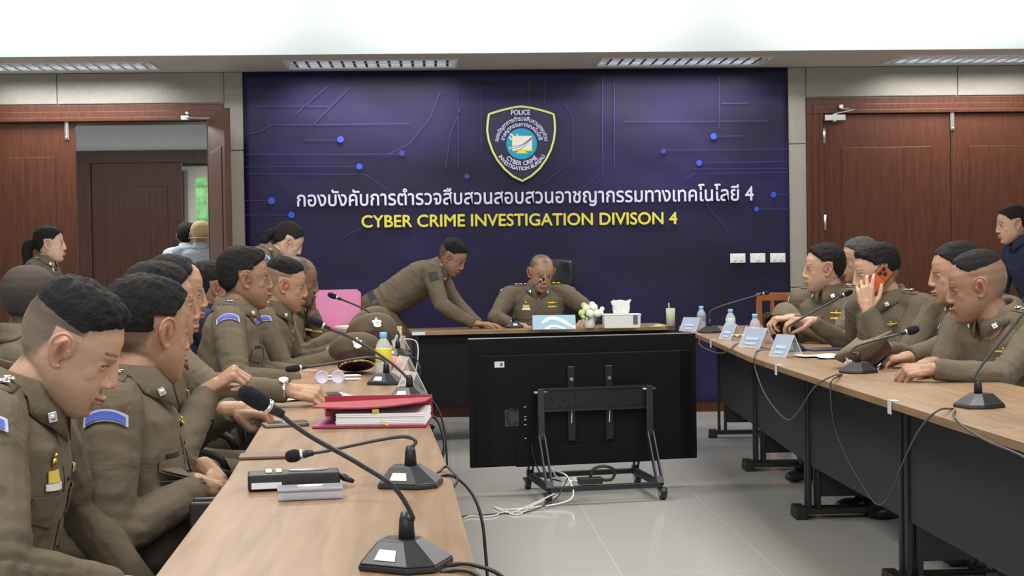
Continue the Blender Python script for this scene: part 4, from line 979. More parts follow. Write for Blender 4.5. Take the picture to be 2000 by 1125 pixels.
P18 = person('person in khaki uniform with shaved grey sides at the right frame edge, hands clasped', PY(1906, 560, 5.3), 166, 204, pitch=10, lean=18, skin='tan', hs=1.14, vox=.0055,
    hair=D(fadez=.055, tt=.014, ts=.006, stub=.45, stubcol=(.42, .50, .58), up=.01), reach=.28, tuck=.16, badges=('wings', 'ribbons'), belly=.03, width=1.1, neckf=.03,
    L=(PY(1822, 722, 5.02), V(.35, -.5, -.8), 'hold', V(-1, .22, -.06), V(0, -.35, .9)), R=(PY(1815, 712, 5.22), V(.2, .7, -.7), 'relax', V(-1, -.20, -.1), V(0, .1, 1)))
P19 = person('woman in navy jacket with black ponytail bending at the right frame edge', PY(1976, 438, 9.1), 178, 188, fem=True, stand=True, pitch=8, lean=20, side=0, top='navy', skin='fair', hs=1.06,
    hair=D(tt=.012, ts=.011, stub=.9, extra=[((0, -.13, .02), (.036, .040, .040)), ((0, -.155, -.05), (.034, .034, .09))]), width=1.1)
P20 = person('person in pale blue shirt with tan cap seen through the open door', PY(393, 462, 12.6), 95, 95, stand=True, pitch=0, lean=18, top='lblue', skin='fair', hs=1.06, hair=D(none=1))
P21 = person('person with black hair in white shirt beyond the open door', PY(366, 462, 13.2), 80, 80, stand=True, lean=10, top='lblue', fem=True, skin='fair', hs=1.05, hair=D(tt=.02, ts=.018))
# watch, ring, phone in hand, cap beyond the door, lanyard
sh, el, wr, A, sgn = P4.arms['R']; u = (wr-el).normalized(); fr_ = frame(u.orthogonal(), u)
k = MB(); 
for i in range(14): a = 2*PI*i/14; k.box(wr-u*.012+fr_ @ V(math.cos(a)*.031, math.sin(a)*.031, 0), (.008, .013, .018), fr_ @ rotm(0, 0, a))
k.lathe([(.016, 0), (.018, .004), (.015, .009)], wr-u*.012+V(0, -.012, .031), 16, frame(u, V(0, -.4, 1)))
tag(k.build('wristwatch', M_SILVER, bevel=.001), 'silver wristwatch on the wrist over the open notebook', 'watch')
hm = P16.hm; ear = P16.H+hm @ V(-.098, .028, -.030)
ph = frame((hm @ V(-.05, -.78, .62)), (hm @ V(-1, 0, 0)))
k = MB(); k.box(ear, (.074, .155, .010), ph); o = k.build('smartphone', M_BLACK, bevel=.004); tag(o, 'orange and black smartphone held to the ear', 'phone')
k = MB(); k.box(ear+ph @ V(0, .0, .0058), (.066, .146, .002), ph); cv = k.build('back_cover', mat('orange_phone_back', (.60, .13, .04), .35), o, bevel=.001)
k = MB()
k.box(ear+ph @ V(0, .045, .008), (.060, .050, .003), ph); k.build('camera_plate', mat('orange_plate', (.40, .09, .03), .35), o, bevel=.001)
k = MB()
for dx, dy in ((-.017, .057), (.003, .045), (-.017, .033)): k.lathe([(.009, 0), (.009, .003), (.006, .004)], ear+ph @ V(dx, dy, .0095), 14, ph)
k.build('camera_lenses', M_BLACK, o, smooth=True)
h = P20; hm = h.hm; k = MB(); k.ell(h.H+hm @ V(0, -.01, .052), (.094, .118, .088), hm); co, fs = remesh(k, .008, 1); co = co[:]; 
k = MB(); k.add(co.tolist(), fs)
k.sheet([[h.H+hm @ V(math.sin(a)*r*.075, -.06-math.cos(a)*r*.085, .005-.012*r) for a in np.linspace(-1.4, 1.4, 9)] for r in (.6, 1.0, 1.4)], .004)
tag(k.build('cap', mat('tan_cotton', (.56, .40, .20), .85, bump=.2, bscale=300), smooth=True, fix=False), 'tan baseball cap worn backwards beyond the open door', 'cap')
k = MB(); q = P10; k.sheet([[q.nb+V(.075, -.02, .0)+V(.03*t, -.02-.03*t, -.30*t)+V(.010*s, 0, 0) for s in (-1, 1)] for t in np.linspace(0, 1, 8)], .003)
tag(k.build('lanyard', M_WHITE), 'white lanyard hanging from the neck of the woman by the left door', 'lanyard')
# ---------------------------------------------------------------- chairs
def chair_for(P_, deg, lab, back=.02, **kw):
    c = P_.Pv-dirv(deg)*back; return office_chair((c.x, c.y), deg, lab, **kw)
chair_for(P1, 0, 'black office chair under the nearest officer with the bowed head', seatz=P1.Pv.z-.10)
chair_for(P2, 5, 'black office chair under the second officer of the left row', seatz=P2.Pv.z-.10, backz=.90)
chair_for(P3, 5, 'black office chair with loop armrest under the officer with the raised fist', back=-.13, seatz=P3.Pv.z-.10, backz=.88)
chair_for(P4, 5, 'black office chair with loop armrest under the officer with the watch', back=-.13, seatz=P4.Pv.z-.10, backz=.86)
chair_for(P5, 0, 'black office chair whose back shows behind the upright officer', back=.07, seatz=P5.Pv.z-.10, backz=.97)
chair_for(P6, 0, 'black office chair under the officer with shaved sides on the left', seatz=P6.Pv.z-.10, backz=.84)
chair_for(P7, 0, 'black office chair under the balding officer at the far end of the left row', seatz=P7.Pv.z-.10, backz=.84)
chair_for(P8, 15, 'black office chair under the person in navy of the second row', seatz=P8.Pv.z-.10, backz=1.0)
chair_for(P9, 50, 'black office chair under the bald officer at the left frame edge', seatz=P9.Pv.z-.10, backz=.9)
c13 = P13.Pv; office_chair((c13.x+.14, c13.y+.03), -93, 'high-backed black leather chair with headrest behind the head table', group=None, seatz=c13.z-.10, backz=.90, headrest=True)
chair_for(P14, 190, 'black office chair under the officer at the far end of the right row', seatz=P14.Pv.z-.10, backz=.86)
chair_for(P15, 185, 'black office chair under the grey-haired person in the back row', seatz=P15.Pv.z-.10, backz=.86)
chair_for(P16, 196, 'black office chair with its back showing behind the officer on the phone', back=.09, seatz=P16.Pv.z-.10, backz=.99)
chair_for(P17, 190, 'black office chair under the second officer from the right frame edge', seatz=P17.Pv.z-.10, backz=.84)
chair_for(P18, 196, 'black office chair under the officer with clasped hands', seatz=P18.Pv.z-.10, backz=.84)
# ---------------------------------------------------------------- things on and around the tables
TZ = .7402
def PX(px, py, x):
    d = ray(px, py); return CAM + d*((x)/d.x)
def PT(px, py): return PZ(px, py, TZ)
M_MICB = mat('mic_black', (.018, .018, .022), .42); M_FOAM = mat('mic_foam', (.008, .008, .014), .95, bump=.6, bscale=400)
M_LABEL = mat('white_label', (.68, .72, .78), .5)
def mic(base, deg, path, lab, foam=.055, labside=1, thin=1.0, fr=.0125):
    """base = point on the table, path = world points of the gooseneck, the last one the tip of the head"""
    b0 = Vector(base); R = frame(dirv(deg), V(0, 0, 1)); e = empty('conference_microphone', b0); tag(e, lab, 'microphone', 'gooseneck conference microphones')
    T = Matrix.Translation(b0) @ R.to_4x4()
    KB = .86
    fp = [(-.074, -.035), (-.045, -.078), (.045, -.078), (.074, -.035), (.058, .062), (-.058, .062)]; tp = [(-.030, -.012), (-.018, -.030), (.018, -.030), (.030, -.012), (.022, .038), (-.022, .038)]
    fp = [(x*KB, y*KB) for x, y in fp]; tp = [(x*KB, y*KB) for x, y in tp]
    k = MB(); k.prism(fp, .0, .010, T); k.prism(fp, .010, .042, T, top=tp); k.build('base', M_MICB, e, bevel=.003)
    k = MB(); best = None
    for i in range(6):
        j = (i+1) % 6; q_ = [T @ V(*fp[i], .010), T @ V(*fp[j], .010), T @ V(*tp[j], .042), T @ V(*tp[i], .042)]; n_ = (q_[1]-q_[0]).cross(q_[3]-q_[0]).normalized(); c_ = sum(q_, V(0, 0, 0))/4
        if n_.z < 0: n_ = -n_
        sc_ = n_.dot((CAM-c_).normalized())*(q_[1]-q_[0]).length
        if best is None or sc_ > best[0]: best = (sc_, q_, n_)
    q_, n_ = best[1:]
    def bl(u, v): return (q_[0]*(1-u)+q_[1]*u)*(1-v)+(q_[3]*(1-u)+q_[2]*u)*v+n_*.0012
    if labside: k.add([bl(.28, .20), bl(.76, .20), bl(.76, .62), bl(.28, .62)], [(0, 1, 2, 3)])
    if k.v: k.build('label', M_LABEL, e, fix=False)
    s0 = T @ V(0, -.006, .040); path = [q for i_, q in enumerate(path) if i_ > 0]; k = MB(); k.lathe([(.013, 0), (.011, .03), (.008, .042)], s0, 12); k.build('neck_socket', M_MICB, e, smooth=True)
    pts = [s0+V(0, 0, .035)] + [Vector(p) for p in path]; tip = pts[-1]; d = (tip-pts[-2]).normalized(); hb = tip-d*foam
    pts = pts[:-1] + [hb-d*.012] if (pts[-2]-hb).length > .03 else pts[:-1]
    k = MB(); k.tube(curve_pts(pts, 40), .0038*thin, 8); k.build('gooseneck', mat('gooseneck_grey', (.05, .05, .055), .4, metal=.3), e, smooth=True)
    fr_ = frame(d.orthogonal(), d); L = foam
    k = MB(); k.lathe([(.006, -.022), (.0085, -.004), (.0088, 0)], hb, 12, fr_); k.build('capsule', M_MICB, e, smooth=True)
    k = MB(); k.lathe([(.0095, -.001), (.0105, .0), (.0105, .005), (.0095, .006)], hb, 14, fr_); k.build('silver_ring', M_SILVER, e, smooth=True)
    k = MB(); k.lathe([(.009, .005), (fr, .012), (fr*1.08, L*.5), (fr*.98, L*.8), (fr*.6, L*.97), (.001, L)], hb, 14, fr_); k.build('foam_head', M_FOAM, e, smooth=True)
    return e
b = PT(788, 1105)
mic(b, 160, [PY(812, 1045, b.y-.02), PY(806, 1010, b.y-.04), PY(770, 952, b.y-.06), PY(700, 905, b.y-.08), PY(600, 848, b.y-.11), PY(535, 800, b.y-.13), PY(467, 760, b.y-.15)], 'microphone closest to the camera, long gooseneck reaching up left over the table', .052)
b = PT(797, 948)
mic(b, 170, [PY(817, 880, b.y), PY(812, 862, b.y), PY(790, 853, b.y), PY(740, 859, b.y), PY(640, 880, b.y), PY(600, 886, b.y), PY(557, 893, b.y)], 'microphone with its neck bent low to the left, second nearest on the left table', .036)
b = PT(752, 750)
mic(b, 160, [PY(754, 715, b.y), PY(748, 703, b.y), PY(728, 698, b.y), PY(690, 702, b.y), PY(630, 713, b.y-.02), PY(557, 722, b.y-.05)], 'microphone beyond the red binder with its neck bowed low in front of the caps', .06, thin=1.2)
b = PT(797, 780)
mic(b, 165, [PY(804, 760, b.y), PY(801, 745, b.y), PY(785, 727, b.y), PY(755, 702, b.y), PY(690, 662, b.y), PY(650, 645, b.y), PY(601, 621, b.y)], 'microphone just behind the red binder, straight neck rising in front of the pink folder', .06, thin=1.3, fr=.014)
b = PT(775, 697)
mic(b, 160, [PY(783, 668, b.y), PY(779, 652, b.y), PY(765, 638, b.y), PY(742, 624, b.y), PY(712, 604, b.y), PY(680, 590, b.y), PY(640, 574, b.y)], 'microphone in front of the navy banner beside the pink folder, tip over it', .05, thin=1.2)
b = PT(763, 661)
mic(b, 160, [PY(763, 640, b.y), PY(757, 628, b.y), PY(745, 621, b.y), PY(728, 614, b.y), PY(712, 608, b.y)], 'far microphone at the corner between left row and head table', .03, thin=1.1)
b = PT(1003, 640)
mic(b, 100, [PY(1004, 615, b.y), PY(1008, 598, b.y), PY(1022, 577, b.y+.0), PY(1040, 560, b.y), PY(1063, 544, b.y+.05)], 'microphone on the head table pointing at the seated officer', .03, labside=-1)
b = PT(1388, 650)
mic(b, 20, [PY(1385, 620, b.y), PY(1386, 611, b.y), PY(1400, 601, b.y), PY(1440, 588, b.y), PY(1475, 578, b.y), PY(1503, 570, b.y)], 'farthest microphone of the right row, tip against the banner edge', .04, labside=0)
b = PT(1546, 686)
mic(b, 20, [PY(1536, 650, b.y), PY(1538, 640, b.y), PY(1560, 625, b.y), PY(1600, 603, b.y), PY(1635, 583, b.y), PY(1665, 568, b.y)], 'microphone beside the name stands, tip in front of the phone call', .05, labside=0, thin=1.3)
b = PT(1678, 728)
mic(b, 20, [PY(1664, 700, b.y), PY(1663, 688, b.y), PY(1674, 676, b.y), PY(1715, 663, b.y), PY(1755, 653, b.y), PY(1795, 641, b.y)], 'microphone in front of the cap held by the right officers', .055, labside=0, thin=1.2, fr=.016)
b = PT(1914, 795)
mic(b, 15, [PY(1896, 758, b.y), PY(1902, 738, b.y), PY(1925, 703, b.y), PY(1965, 655, b.y), PY(2005, 605, b.y), PY(2065, 540, b.y), PY(2090, 510, b.y)], 'microphone nearest the camera on the right row, neck leaving the frame', .055, labside=0, thin=1.2)
# --- red binder, notebook, phones, cases
def slab(p, size, deg, name, m_, lab=None, cat=None, z=TZ, bevel=.002, parent=None, grp=None):
    p = Vector(p); k = MB(); k.box(V(p.x, p.y, z+size[2]/2), size, rotm(0, 0, math.radians(deg))); o = k.build(name, m_, parent, bevel=bevel)
    if lab: tag(o, lab, cat, grp)
    return o
a = PT(609, 838); c = PT(832, 835); d = (c-a); ang = math.atan2(d.y, d.x); L = d.length; RB = rotm(0, 0, ang)
e = empty('ring_binder', V((a.x+c.x)/2, (a.y+c.y)/2+.12, TZ)); tag(e, 'large red and pink ring binder full of papers on the left table', 'binder')
def QB(x, y, z): return a + RB @ V(x, y, 0) + V(0, 0, z)
k = MB(); k.box(QB(L/2, .125, .0035), (L, .25, .005), RB); k.box(QB(L/2, .126, .0068), (L-.006, .246, .0015), RB, 1); k.build('lower_cover', [M_RED, M_PINK], e, bevel=.001)
k = MB(); k.box(QB(L/2, .252, .035), (L, .004, .066), RB); k.build('spine', M_RED, e, bevel=.001)
k = MB()
for j in range(7):
    k.box(QB(L*.60+random.uniform(-.003, .003), .118+random.uniform(-.003, .003), .0085+.0048*j), (L*.78, .22, .0040), RB)
k.build('paper_stack', M_PAPER, e); MB().box(QB(L*.56, .006, .046), (.018, .004, .010), RB @ rotm(.4, 0, .1)).build('sticky_tab', mat('yellow_tab', (.7, .6, .08), .6), e)
k = MB(); k.box(QB(L*.64, .004, .012), (.022, .004, .006), RB @ rotm(0, .35, 0)); k.build('clip', M_GOLD, e)
g = [[QB(x_, .25-.245*y_, .050+.012*x_/L+.012*y_+.010*math.sin(PI*x_/L)*y_*-1) for x_ in np.linspace(0, L, 8)] for y_ in np.linspace(0, 1, 5)]
k = MB(); k.sheet(g, .0045, 0); k.sheet([[p-V(0, 0, .0035) for p in r_] for r_ in g], .001, 1); k.build('upper_cover', [M_RED, mat('dark_pink_lining', (.36, .08, .22), .6)], e, fix=True)
k = MB(); k.tube([QB(.03, .05, .045), QB(.05, .20, .045)], .004, 6); k.build('ring_bar', M_STEEL, e)
p = PT(622, 783); q = PT(545, 786); r_ = PT(700, 777); ang = math.degrees(math.atan2((r_-q).y, (r_-q).x)); e = empty('notebook', V(p.x, p.y+.05, TZ)); tag(e, 'open notebook with white pages under the hand with the watch', 'notebook')
for s, nm in ((-1, 'left_page'), (1, 'right_page')):
    Lp = (r_-q).length/2; R = rotm(0, 0, math.radians(ang)); c0 = (q+r_)/2
    g = [[V(c0.x, c0.y, TZ)+R @ V(s*Lp*t, y_, .002+.006*math.sin(PI*min(1, t*1.1))**.7*(1-t*.6)) for t in (np.linspace(0, 1, 7) if s > 0 else np.linspace(1, 0, 7))] for y_ in (0, .10, .20)]
    k = MB(); k.sheet(g, .002); k.build('page', M_PAPER, e, smooth=True)
slab(PT(640, 779), (.085, .10, .009), 12, 'smartphone', mat('dark_phone', (.03, .045, .05), .25), 'dark smartphone lying on the open notebook', 'phone', z=TZ+.010, bevel=.003)
o = slab(PT(557, 832), (.072, .125, .009), -74, 'smartphone', mat('phone_silver', (.22, .20, .18), .3, metal=.7), 'small smartphone near the table edge left of the red binder', 'phone', bevel=.003); slab(PT(560, 830), (.060, .115, .001), -74, 'screen', mat('screen_brown', (.05, .04, .035), .15), z=TZ+.009, parent=o)
o = slab(PT(530, 893), (.075, .150, .008), -86, 'phone_wallet', mat('brown_leather', (.16, .085, .06), .5, bump=.2), 'brown leather phone wallet under the tip of the low microphone', 'phone case', bevel=.003)
# pens and glasses beside the open notebook
for i, (px, py, lab) in enumerate(((674, 737, 'white pen beside the gold-braided cap, farther of two'), (672, 744, 'white pen beside the gold-braided cap, nearer of two'))):
    p = PT(px, py); k = MB(); k.tube([p+V(-.07, 0, .006), p+V(.05, .004, .006), p+V(.065, .005, .006)], [.005, .005, .002], 8); tag(k.build('pen', M_WHITE, smooth=True), lab, 'pen', 'white pens near the caps')
p = PT(645, 748); k = MB()
for s in (-1, 1): k.lathe([(.024, 0), (.026, .002), (.024, .004), (.022, .002)], p+V(s*.030, 0, .022), 16, rotm(PI/2-.2, 0, 0)); k.tube([p+V(s*.055, .003, .022), p+V(s*.05, .06, .012), p+V(s*.045, .11, .005)], .0022, 6)
k.tube([p+V(-.006, 0, .026), p+V(.006, 0, .026)], .002, 6); tag(k.build('eyeglasses', mat('pale_lilac_plastic', (.62, .58, .72), .25), smooth=True), 'pale clear eyeglasses on the left table near the hands', 'glasses')
# black case, clear case
p = PT(567, 968); e = empty('pencil_case', V(p.x, p.y, TZ)); tag(e, 'black zip case with silver trim and strap in the near left table', 'case'); ang = 7; R = rotm(0, 0, math.radians(ang)); c0 = PT(575, 958)+R @ V(0, .035, 0)
k = MB(); k.box(c0+V(0, 0, .018), (.185, .070, .032), R); k.build('case_body', M_BLACK, e, bevel=.004)
k = MB(); k.box(c0+R @ V(-.055, -.036, .012), (.060, .002, .012), R); k.build('white_edge', M_PAPER, e)
for dx in (-.050, -.030): MB().box(c0+R @ V(dx, .005, .036), (.013, .045, .003), R).build('clasp', mat('champagne', (.75, .72, .6), .3, metal=.6), e, bevel=.001)
k = MB(); k.lathe([(.030, 0), (.032, .0015), (.03, .003)], c0+R @ V(.03, .008, .034), 20, R, sx=1.3, sy=.45); k.build('silver_oval', mat('silver_print', (.55, .55, .62), .3, metal=.4), e, smooth=True)
k = MB(); k.tube([c0+R @ V(.09, .01, .022), c0+R @ V(.105, .0, .016), c0+R @ V(.122, -.004, .008)], [.006, .008, .004], 8); k.build('strap', M_BLKLEATH, e, smooth=True)
p = PT(607, 978); c0 = p+R @ V(0, .03, 0); e = empty('clear_case', V(p.x, p.y, TZ)); tag(e, 'clear plastic box leaning in front of the black zip case', 'case')
k = MB(); k.box(c0+V(0, 0, .009), (.125, .055, .016), R); k.build('box_body', mat('cloudy_clear', (.62, .62, .70), .12, alpha=.6), e, bevel=.003)
k = MB(); k.box(c0+V(0, 0, .021), (.127, .057, .006), R); k.build('lid', mat('cloudy_lid', (.45, .46, .52), .12, alpha=.75), e, bevel=.002)
k = MB(); k.lathe([(.020, 0), (.023, 0), (.023, .0015), (.020, .0015)], c0+R @ V(.0, 0, .0245), 22, R, sx=1.1, sy=.55); k.build('white_ring', M_WHITE, e)
# --- bottles
def bottle(p, lab, h=.145, r=.029, label=None, cap=(.22, .50, .85)):
    p = Vector((p.x, p.y, TZ)); e = empty('water_bottle', p); tag(e, lab, 'bottle', 'small water bottles on the tables')
    k = MB(); k.lathe([(r*.85, 0), (r, .004), (r, h*.30), (r*.94, h*.36), (r, h*.42), (r, h*.60), (r*.86, h*.72), (r*.5, h*.83), (.0115, h*.87), (.0115, h*.93)], p, 20); k.build('bottle_body', mat('bottle_plastic', (.80, .90, .95), .08, alpha=.38), e, smooth=True)
    k = MB(); k.lathe([(.0145, h*.88), (.0150, h*.885), (.0150, h*.985), (.013, h)], p, 16); k.build('bottle_cap', mat('cap_%s' % str(cap), cap, .4), e, smooth=True)
    if label: k = MB(); k.lathe([(r*1.012, h*.34), (r*1.02, h*.345), (r*1.02, h*.62), (r*1.012, h*.625)], p, 20); k.build('bottle_label', mat('label_%s' % str(label), label, .5), e, smooth=True)
bottle(PT(1370, 642), 'water bottle at the far right corner with a dark printed label', label=(.25, .27, .32)); bottle(PT(1427, 651), 'water bottle between the two far name stands', label=(.55, .72, .72)); bottle(PT(1475, 668), 'water bottle behind the third name stand beside the held cap', h=.15)
bottle(PT(750, 733), 'water bottle with yellow label among the caps on the left row', h=.175, r=.033, label=(.72, .62, .03), cap=(.22, .5, .8)); bottle(PT(756, 664), 'water bottle at the far end of the left row near the head table', h=.14, cap=(.2, .45, .85)); bottle(PT(741, 660), 'second water bottle at the far left row, behind the farther cap', h=.175, cap=(.05, .12, .7))
# --- drinks
def tumbler(p, h, r, fill, col, lab, straw=False):
    p = Vector((p.x, p.y, TZ)); e = empty('drinking_glass', p); tag(e, lab, 'glass'); k = MB(); k.lathe([(r*.9, 0), (r, h), (r*.94, h), (r*.84, .006)], p, 20); k.build('glass', mat('tumbler_glass', (.9, .95, .95), .05, alpha=.30), e, smooth=True)
    k = MB(); k.lathe([(r*.83, .006), (r*.90, fill)], p, 18); k.build('drink', mat('drink_%s' % str(col), col, .25), e, smooth=True)
    if straw: k = MB(); k.tube([p+V(.0, .0, .02), p+V(-.012, 0, h+.035)], .0035, 8); k.build('straw', mat('pale_straw', (.6, .66, .7), .4), e, smooth=True)
tumbler(PT(1310, 637), .12, .032, .10, (.50, .55, .14), 'tall glass of yellow green drink with a straw on the head table', True)
tumbler(PT(752, 643), .105, .028, .075, (.62, .42, .20), 'glass of amber drink at the left end of the head table')
p = PT(773, 655); o = slab(p, (.075, .05, .055), 5, 'snack_box', mat('patterned_box', (.60, .52, .22), .6, var=.7, vscale=60), 'small patterned yellow box at the corner behind the microphones', 'box')
p = PT(1284, 640); k = MB(); k.lathe([(.03, 0), (.055, .008), (.058, .012)], p, 18); o = k.build('saucer', mat('pale_yellow_plate', (.65, .62, .22), .5), smooth=True); tag(o, 'small yellow green plate between the glass and the tissue box', 'plate'); k = MB(); k.ell(p+V(.01, 0, .014), (.035, .025, .008)); k.build('green_napkin', mat('pale_green', (.45, .65, .25), .7), o, smooth=True)
# --- tissue box, flowers, nameplate
p = PT(1216, 641); c0 = V(p.x, p.y+.06, TZ); e = empty('tissue_box', c0); tag(e, 'white tissue box on the head table with a tissue pulled up', 'tissue box')
k = MB(); k.box(c0+V(0, 0, .042), (.235, .12, .084), taper=1.03); k.box(c0+V(0, 0, .088), (.25, .13, .010)); k.build('box_body', mat('white_matt_plastic', (.70, .71, .68), .5), e, bevel=.004)
k = MB(); k.box(c0+V(.085, -.0655, .055), (.028, .003, .055)); k.build('label', mat('dark_label', (.08, .10, .12), .5), e)
rows = []
for j in range(8):
    t = j/7; rows.append([c0+V((.045+.020*t)*math.cos(a)+.006*math.sin(5*a+j), (.012+.012*t)*math.sin(a)+.004*math.sin(4*a), .090+.088*t*(1+.10*math.sin(3*a+.5))) for a in [2*PI*i/24 for i in range(24)]])
k = MB(); k.loft(rows); k.build('tissue', mat('tissue_white', (.86, .87, .88), .8), e, smooth=True)
p = PT(1153, 641); c0 = V(p.x, p.y+.03, TZ); e = empty('flower_pot', c0); tag(e, 'small white pot of white artificial flowers on the head table', 'flowers')
k = MB(); k.lathe([(.030, 0), (.033, .004), (.038, .068), (.034, .070), (.03, .06)], c0, 18); k.build('pot', mat('ribbed_pot', (.68, .66, .62), .5), e, smooth=True)
random.seed(11)
for x, z, r, yv in ((-.052, .10, .030, 0), (-.02, .13, .034, .01), (.030, .135, .033, 0), (.068, .10, .032, 0), (.0, .095, .036, -.035), (.045, .095, .032, -.03), (-.045, .075, .020, -.02), (.02, .155, .026, .02), (-.035, .15, .024, .02), (.085, .125, .02, .01)):
    k = MB(); cc0 = c0+V(x, yv, z)
    for i in range(26):
        a = i*2.4; ph_ = math.acos(1-2*(i+.5)/26); dr = V(math.sin(ph_)*math.cos(a), math.sin(ph_)*math.sin(a), math.cos(ph_)); k.ell(cc0+dr*r*.62, (r*.42, r*.42, r*.14), frame(dr.orthogonal(), dr), seg=8, rings=5)
    g_ = (x < -.03); k.build('blossom', mat('pale_green_petal', (.55, .72, .25), .7) if g_ else mat('white_petal', (.82, .86, .74), .7), e, smooth=True)
for a in range(7): an = a*.9; k = MB(); k.sheet([[c0+V(math.cos(an)*(.02+.05*t)+s*.014*math.sin(PI*t)*-math.sin(an), -abs(math.sin(an))*(.02+.05*t)+s*.014*math.sin(PI*t)*math.cos(an), .075+.03*math.sin(PI*t)-.03*t) for s in (-1, 0, 1)] for t in np.linspace(0.02, .98, 6)], .001); k.build('leaf', mat('leaf_green', (.05, .14, .03), .6), e)
a = PT(1041, 644); c = PT(1125, 643); e = empty('name_sign', (a+c)/2+V(0, .02, 0)); tag(e, 'large pale blue name sign with a white ribbon shape on the head table', 'name sign'); W_ = (c-a).length
k = MB(); k.sheet([[a+(c-a)*t+V(0, .035*s, .092*s) for t in (0, 1)] for s in (0, 1)], .003); k.sheet([[a+(c-a)*t+V(0, .075-.04*s, .092*s) for t in (1, 0)] for s in (0, 1)], .003); k.build('sign_board', mat('sign_pale_blue', (.36, .58, .72), .35), e)
def SG(u, v): return a+(c-a)*u+V(0, .035*v-.0045, .092*v)
k = MB(); up_ = [(.20, .52), (.30, .78), (.40, .93), (.52, .93), (.68, .78), (.85, .45), (.985, .20)]; dn_ = [(.985, .04), (.86, .18), (.68, .50), (.52, .68), (.40, .70), (.32, .55), (.22, .38)]
k.add([SG(*q) for q in up_+dn_], [tuple(range(14))]); k.add([SG(*q) for q in ((.26, .03), (.30, .18), (.42, .34), (.55, .34), (.68, .20), (.78, .05), (.70, .03), (.55, .16), (.42, .16), (.36, .03))], [tuple(range(10))]); k.build('white_ribbon', mat('sign_white', (.85, .87, .9), .4), e, fix=False)
# --- acrylic name stands
def stand_(p, deg, w_, h, lab, clear=False):
    p = Vector((p.x, p.y, TZ)); e = empty('name_stand', p, 0); tag(e, lab, 'name stand', 'acrylic name stands'); R = frame(dirv(deg), V(0, 0, 1)); dp = h*.50
    for s, nm in ((-1, 'back_pane'), (1, 'front_pane')):
        g = [[p+R @ V(x, s*dp*(1-t), h*t+.001) for x in (-w_/2, w_/2)] for t in (0, 1)]
        k = MB(); k.sheet(g, .0025); k.build('acrylic_pane', mat('acrylic', (.93, .96, 1), .06, alpha=.22), e)
        if s > 0 and not clear:
            g = [[p+R @ V(x*.94, s*(dp*(1-t)-.004), h*t+.002) for x in (-w_/2, w_/2)] for t in (.08, .94)]
            k = MB(); k.sheet(g, .001, 0); g = [[p+R @ V(x*.6, s*(dp*(1-t)+.0010), h*t+.002) for x in (-w_/2, w_/2)] for t in (.38, .52)]; k.sheet(g, .001, 1); g = [[p+R @ V(x*.5, s*(dp*(1-t)+.0010), h*t+.002) for x in (-w_/2, w_/2)] for t in (.16, .26)]; k.sheet(g, .001, 1)
            k.build('blue_card', [mat('blue_card', (.07, .19, .45), .4), mat('pale_print', (.45, .60, .78), .5)], e)
    k = MB()
    for x in (-w_/2, w_/2): 
        for s in (-1, 1): k.tube([p+R @ V(x, s*dp, .002), p+R @ V(x, 0, h)], .0022, 6)
    k.build('clear_edge', mat('acrylic_edge', (.55, .60, .66), .3), e)
stand_(PT(1352, 647), 215, .14, .085, 'farthest acrylic name stand with blue card, beside the yellow drink'); stand_(PT(1428, 663), 200, .12, .085, 'acrylic name stand with blue card in front of the middle bottle')
stand_(PT(1478, 679), 205, .17, .10, 'widest acrylic name stand with blue card, in front of the held cap'); stand_(PT(1535, 697), 205, .12, .10, 'nearest acrylic name stand with blue card beside the microphone')
stand_(PT(781, 683), 20, .10, .075, 'clear empty name stand between the far left microphones', True); stand_(PT(790, 735), 20, .11, .08, 'clear empty name stand beside the low bowed microphone', True); stand_(PT(803, 768), 25, .10, .075, 'clear empty name stand behind the red binder', True)
p = PT(768, 722); k = MB(); k.ell(p+V(0, 0, .03), (.045, .04, .03)); o = k.build('sweet_bag', mat('pink_sweets', (.75, .22, .20), .5), smooth=True); tag(o, 'small bag of pink sweets next to the yellow-labelled bottle', 'sweets')
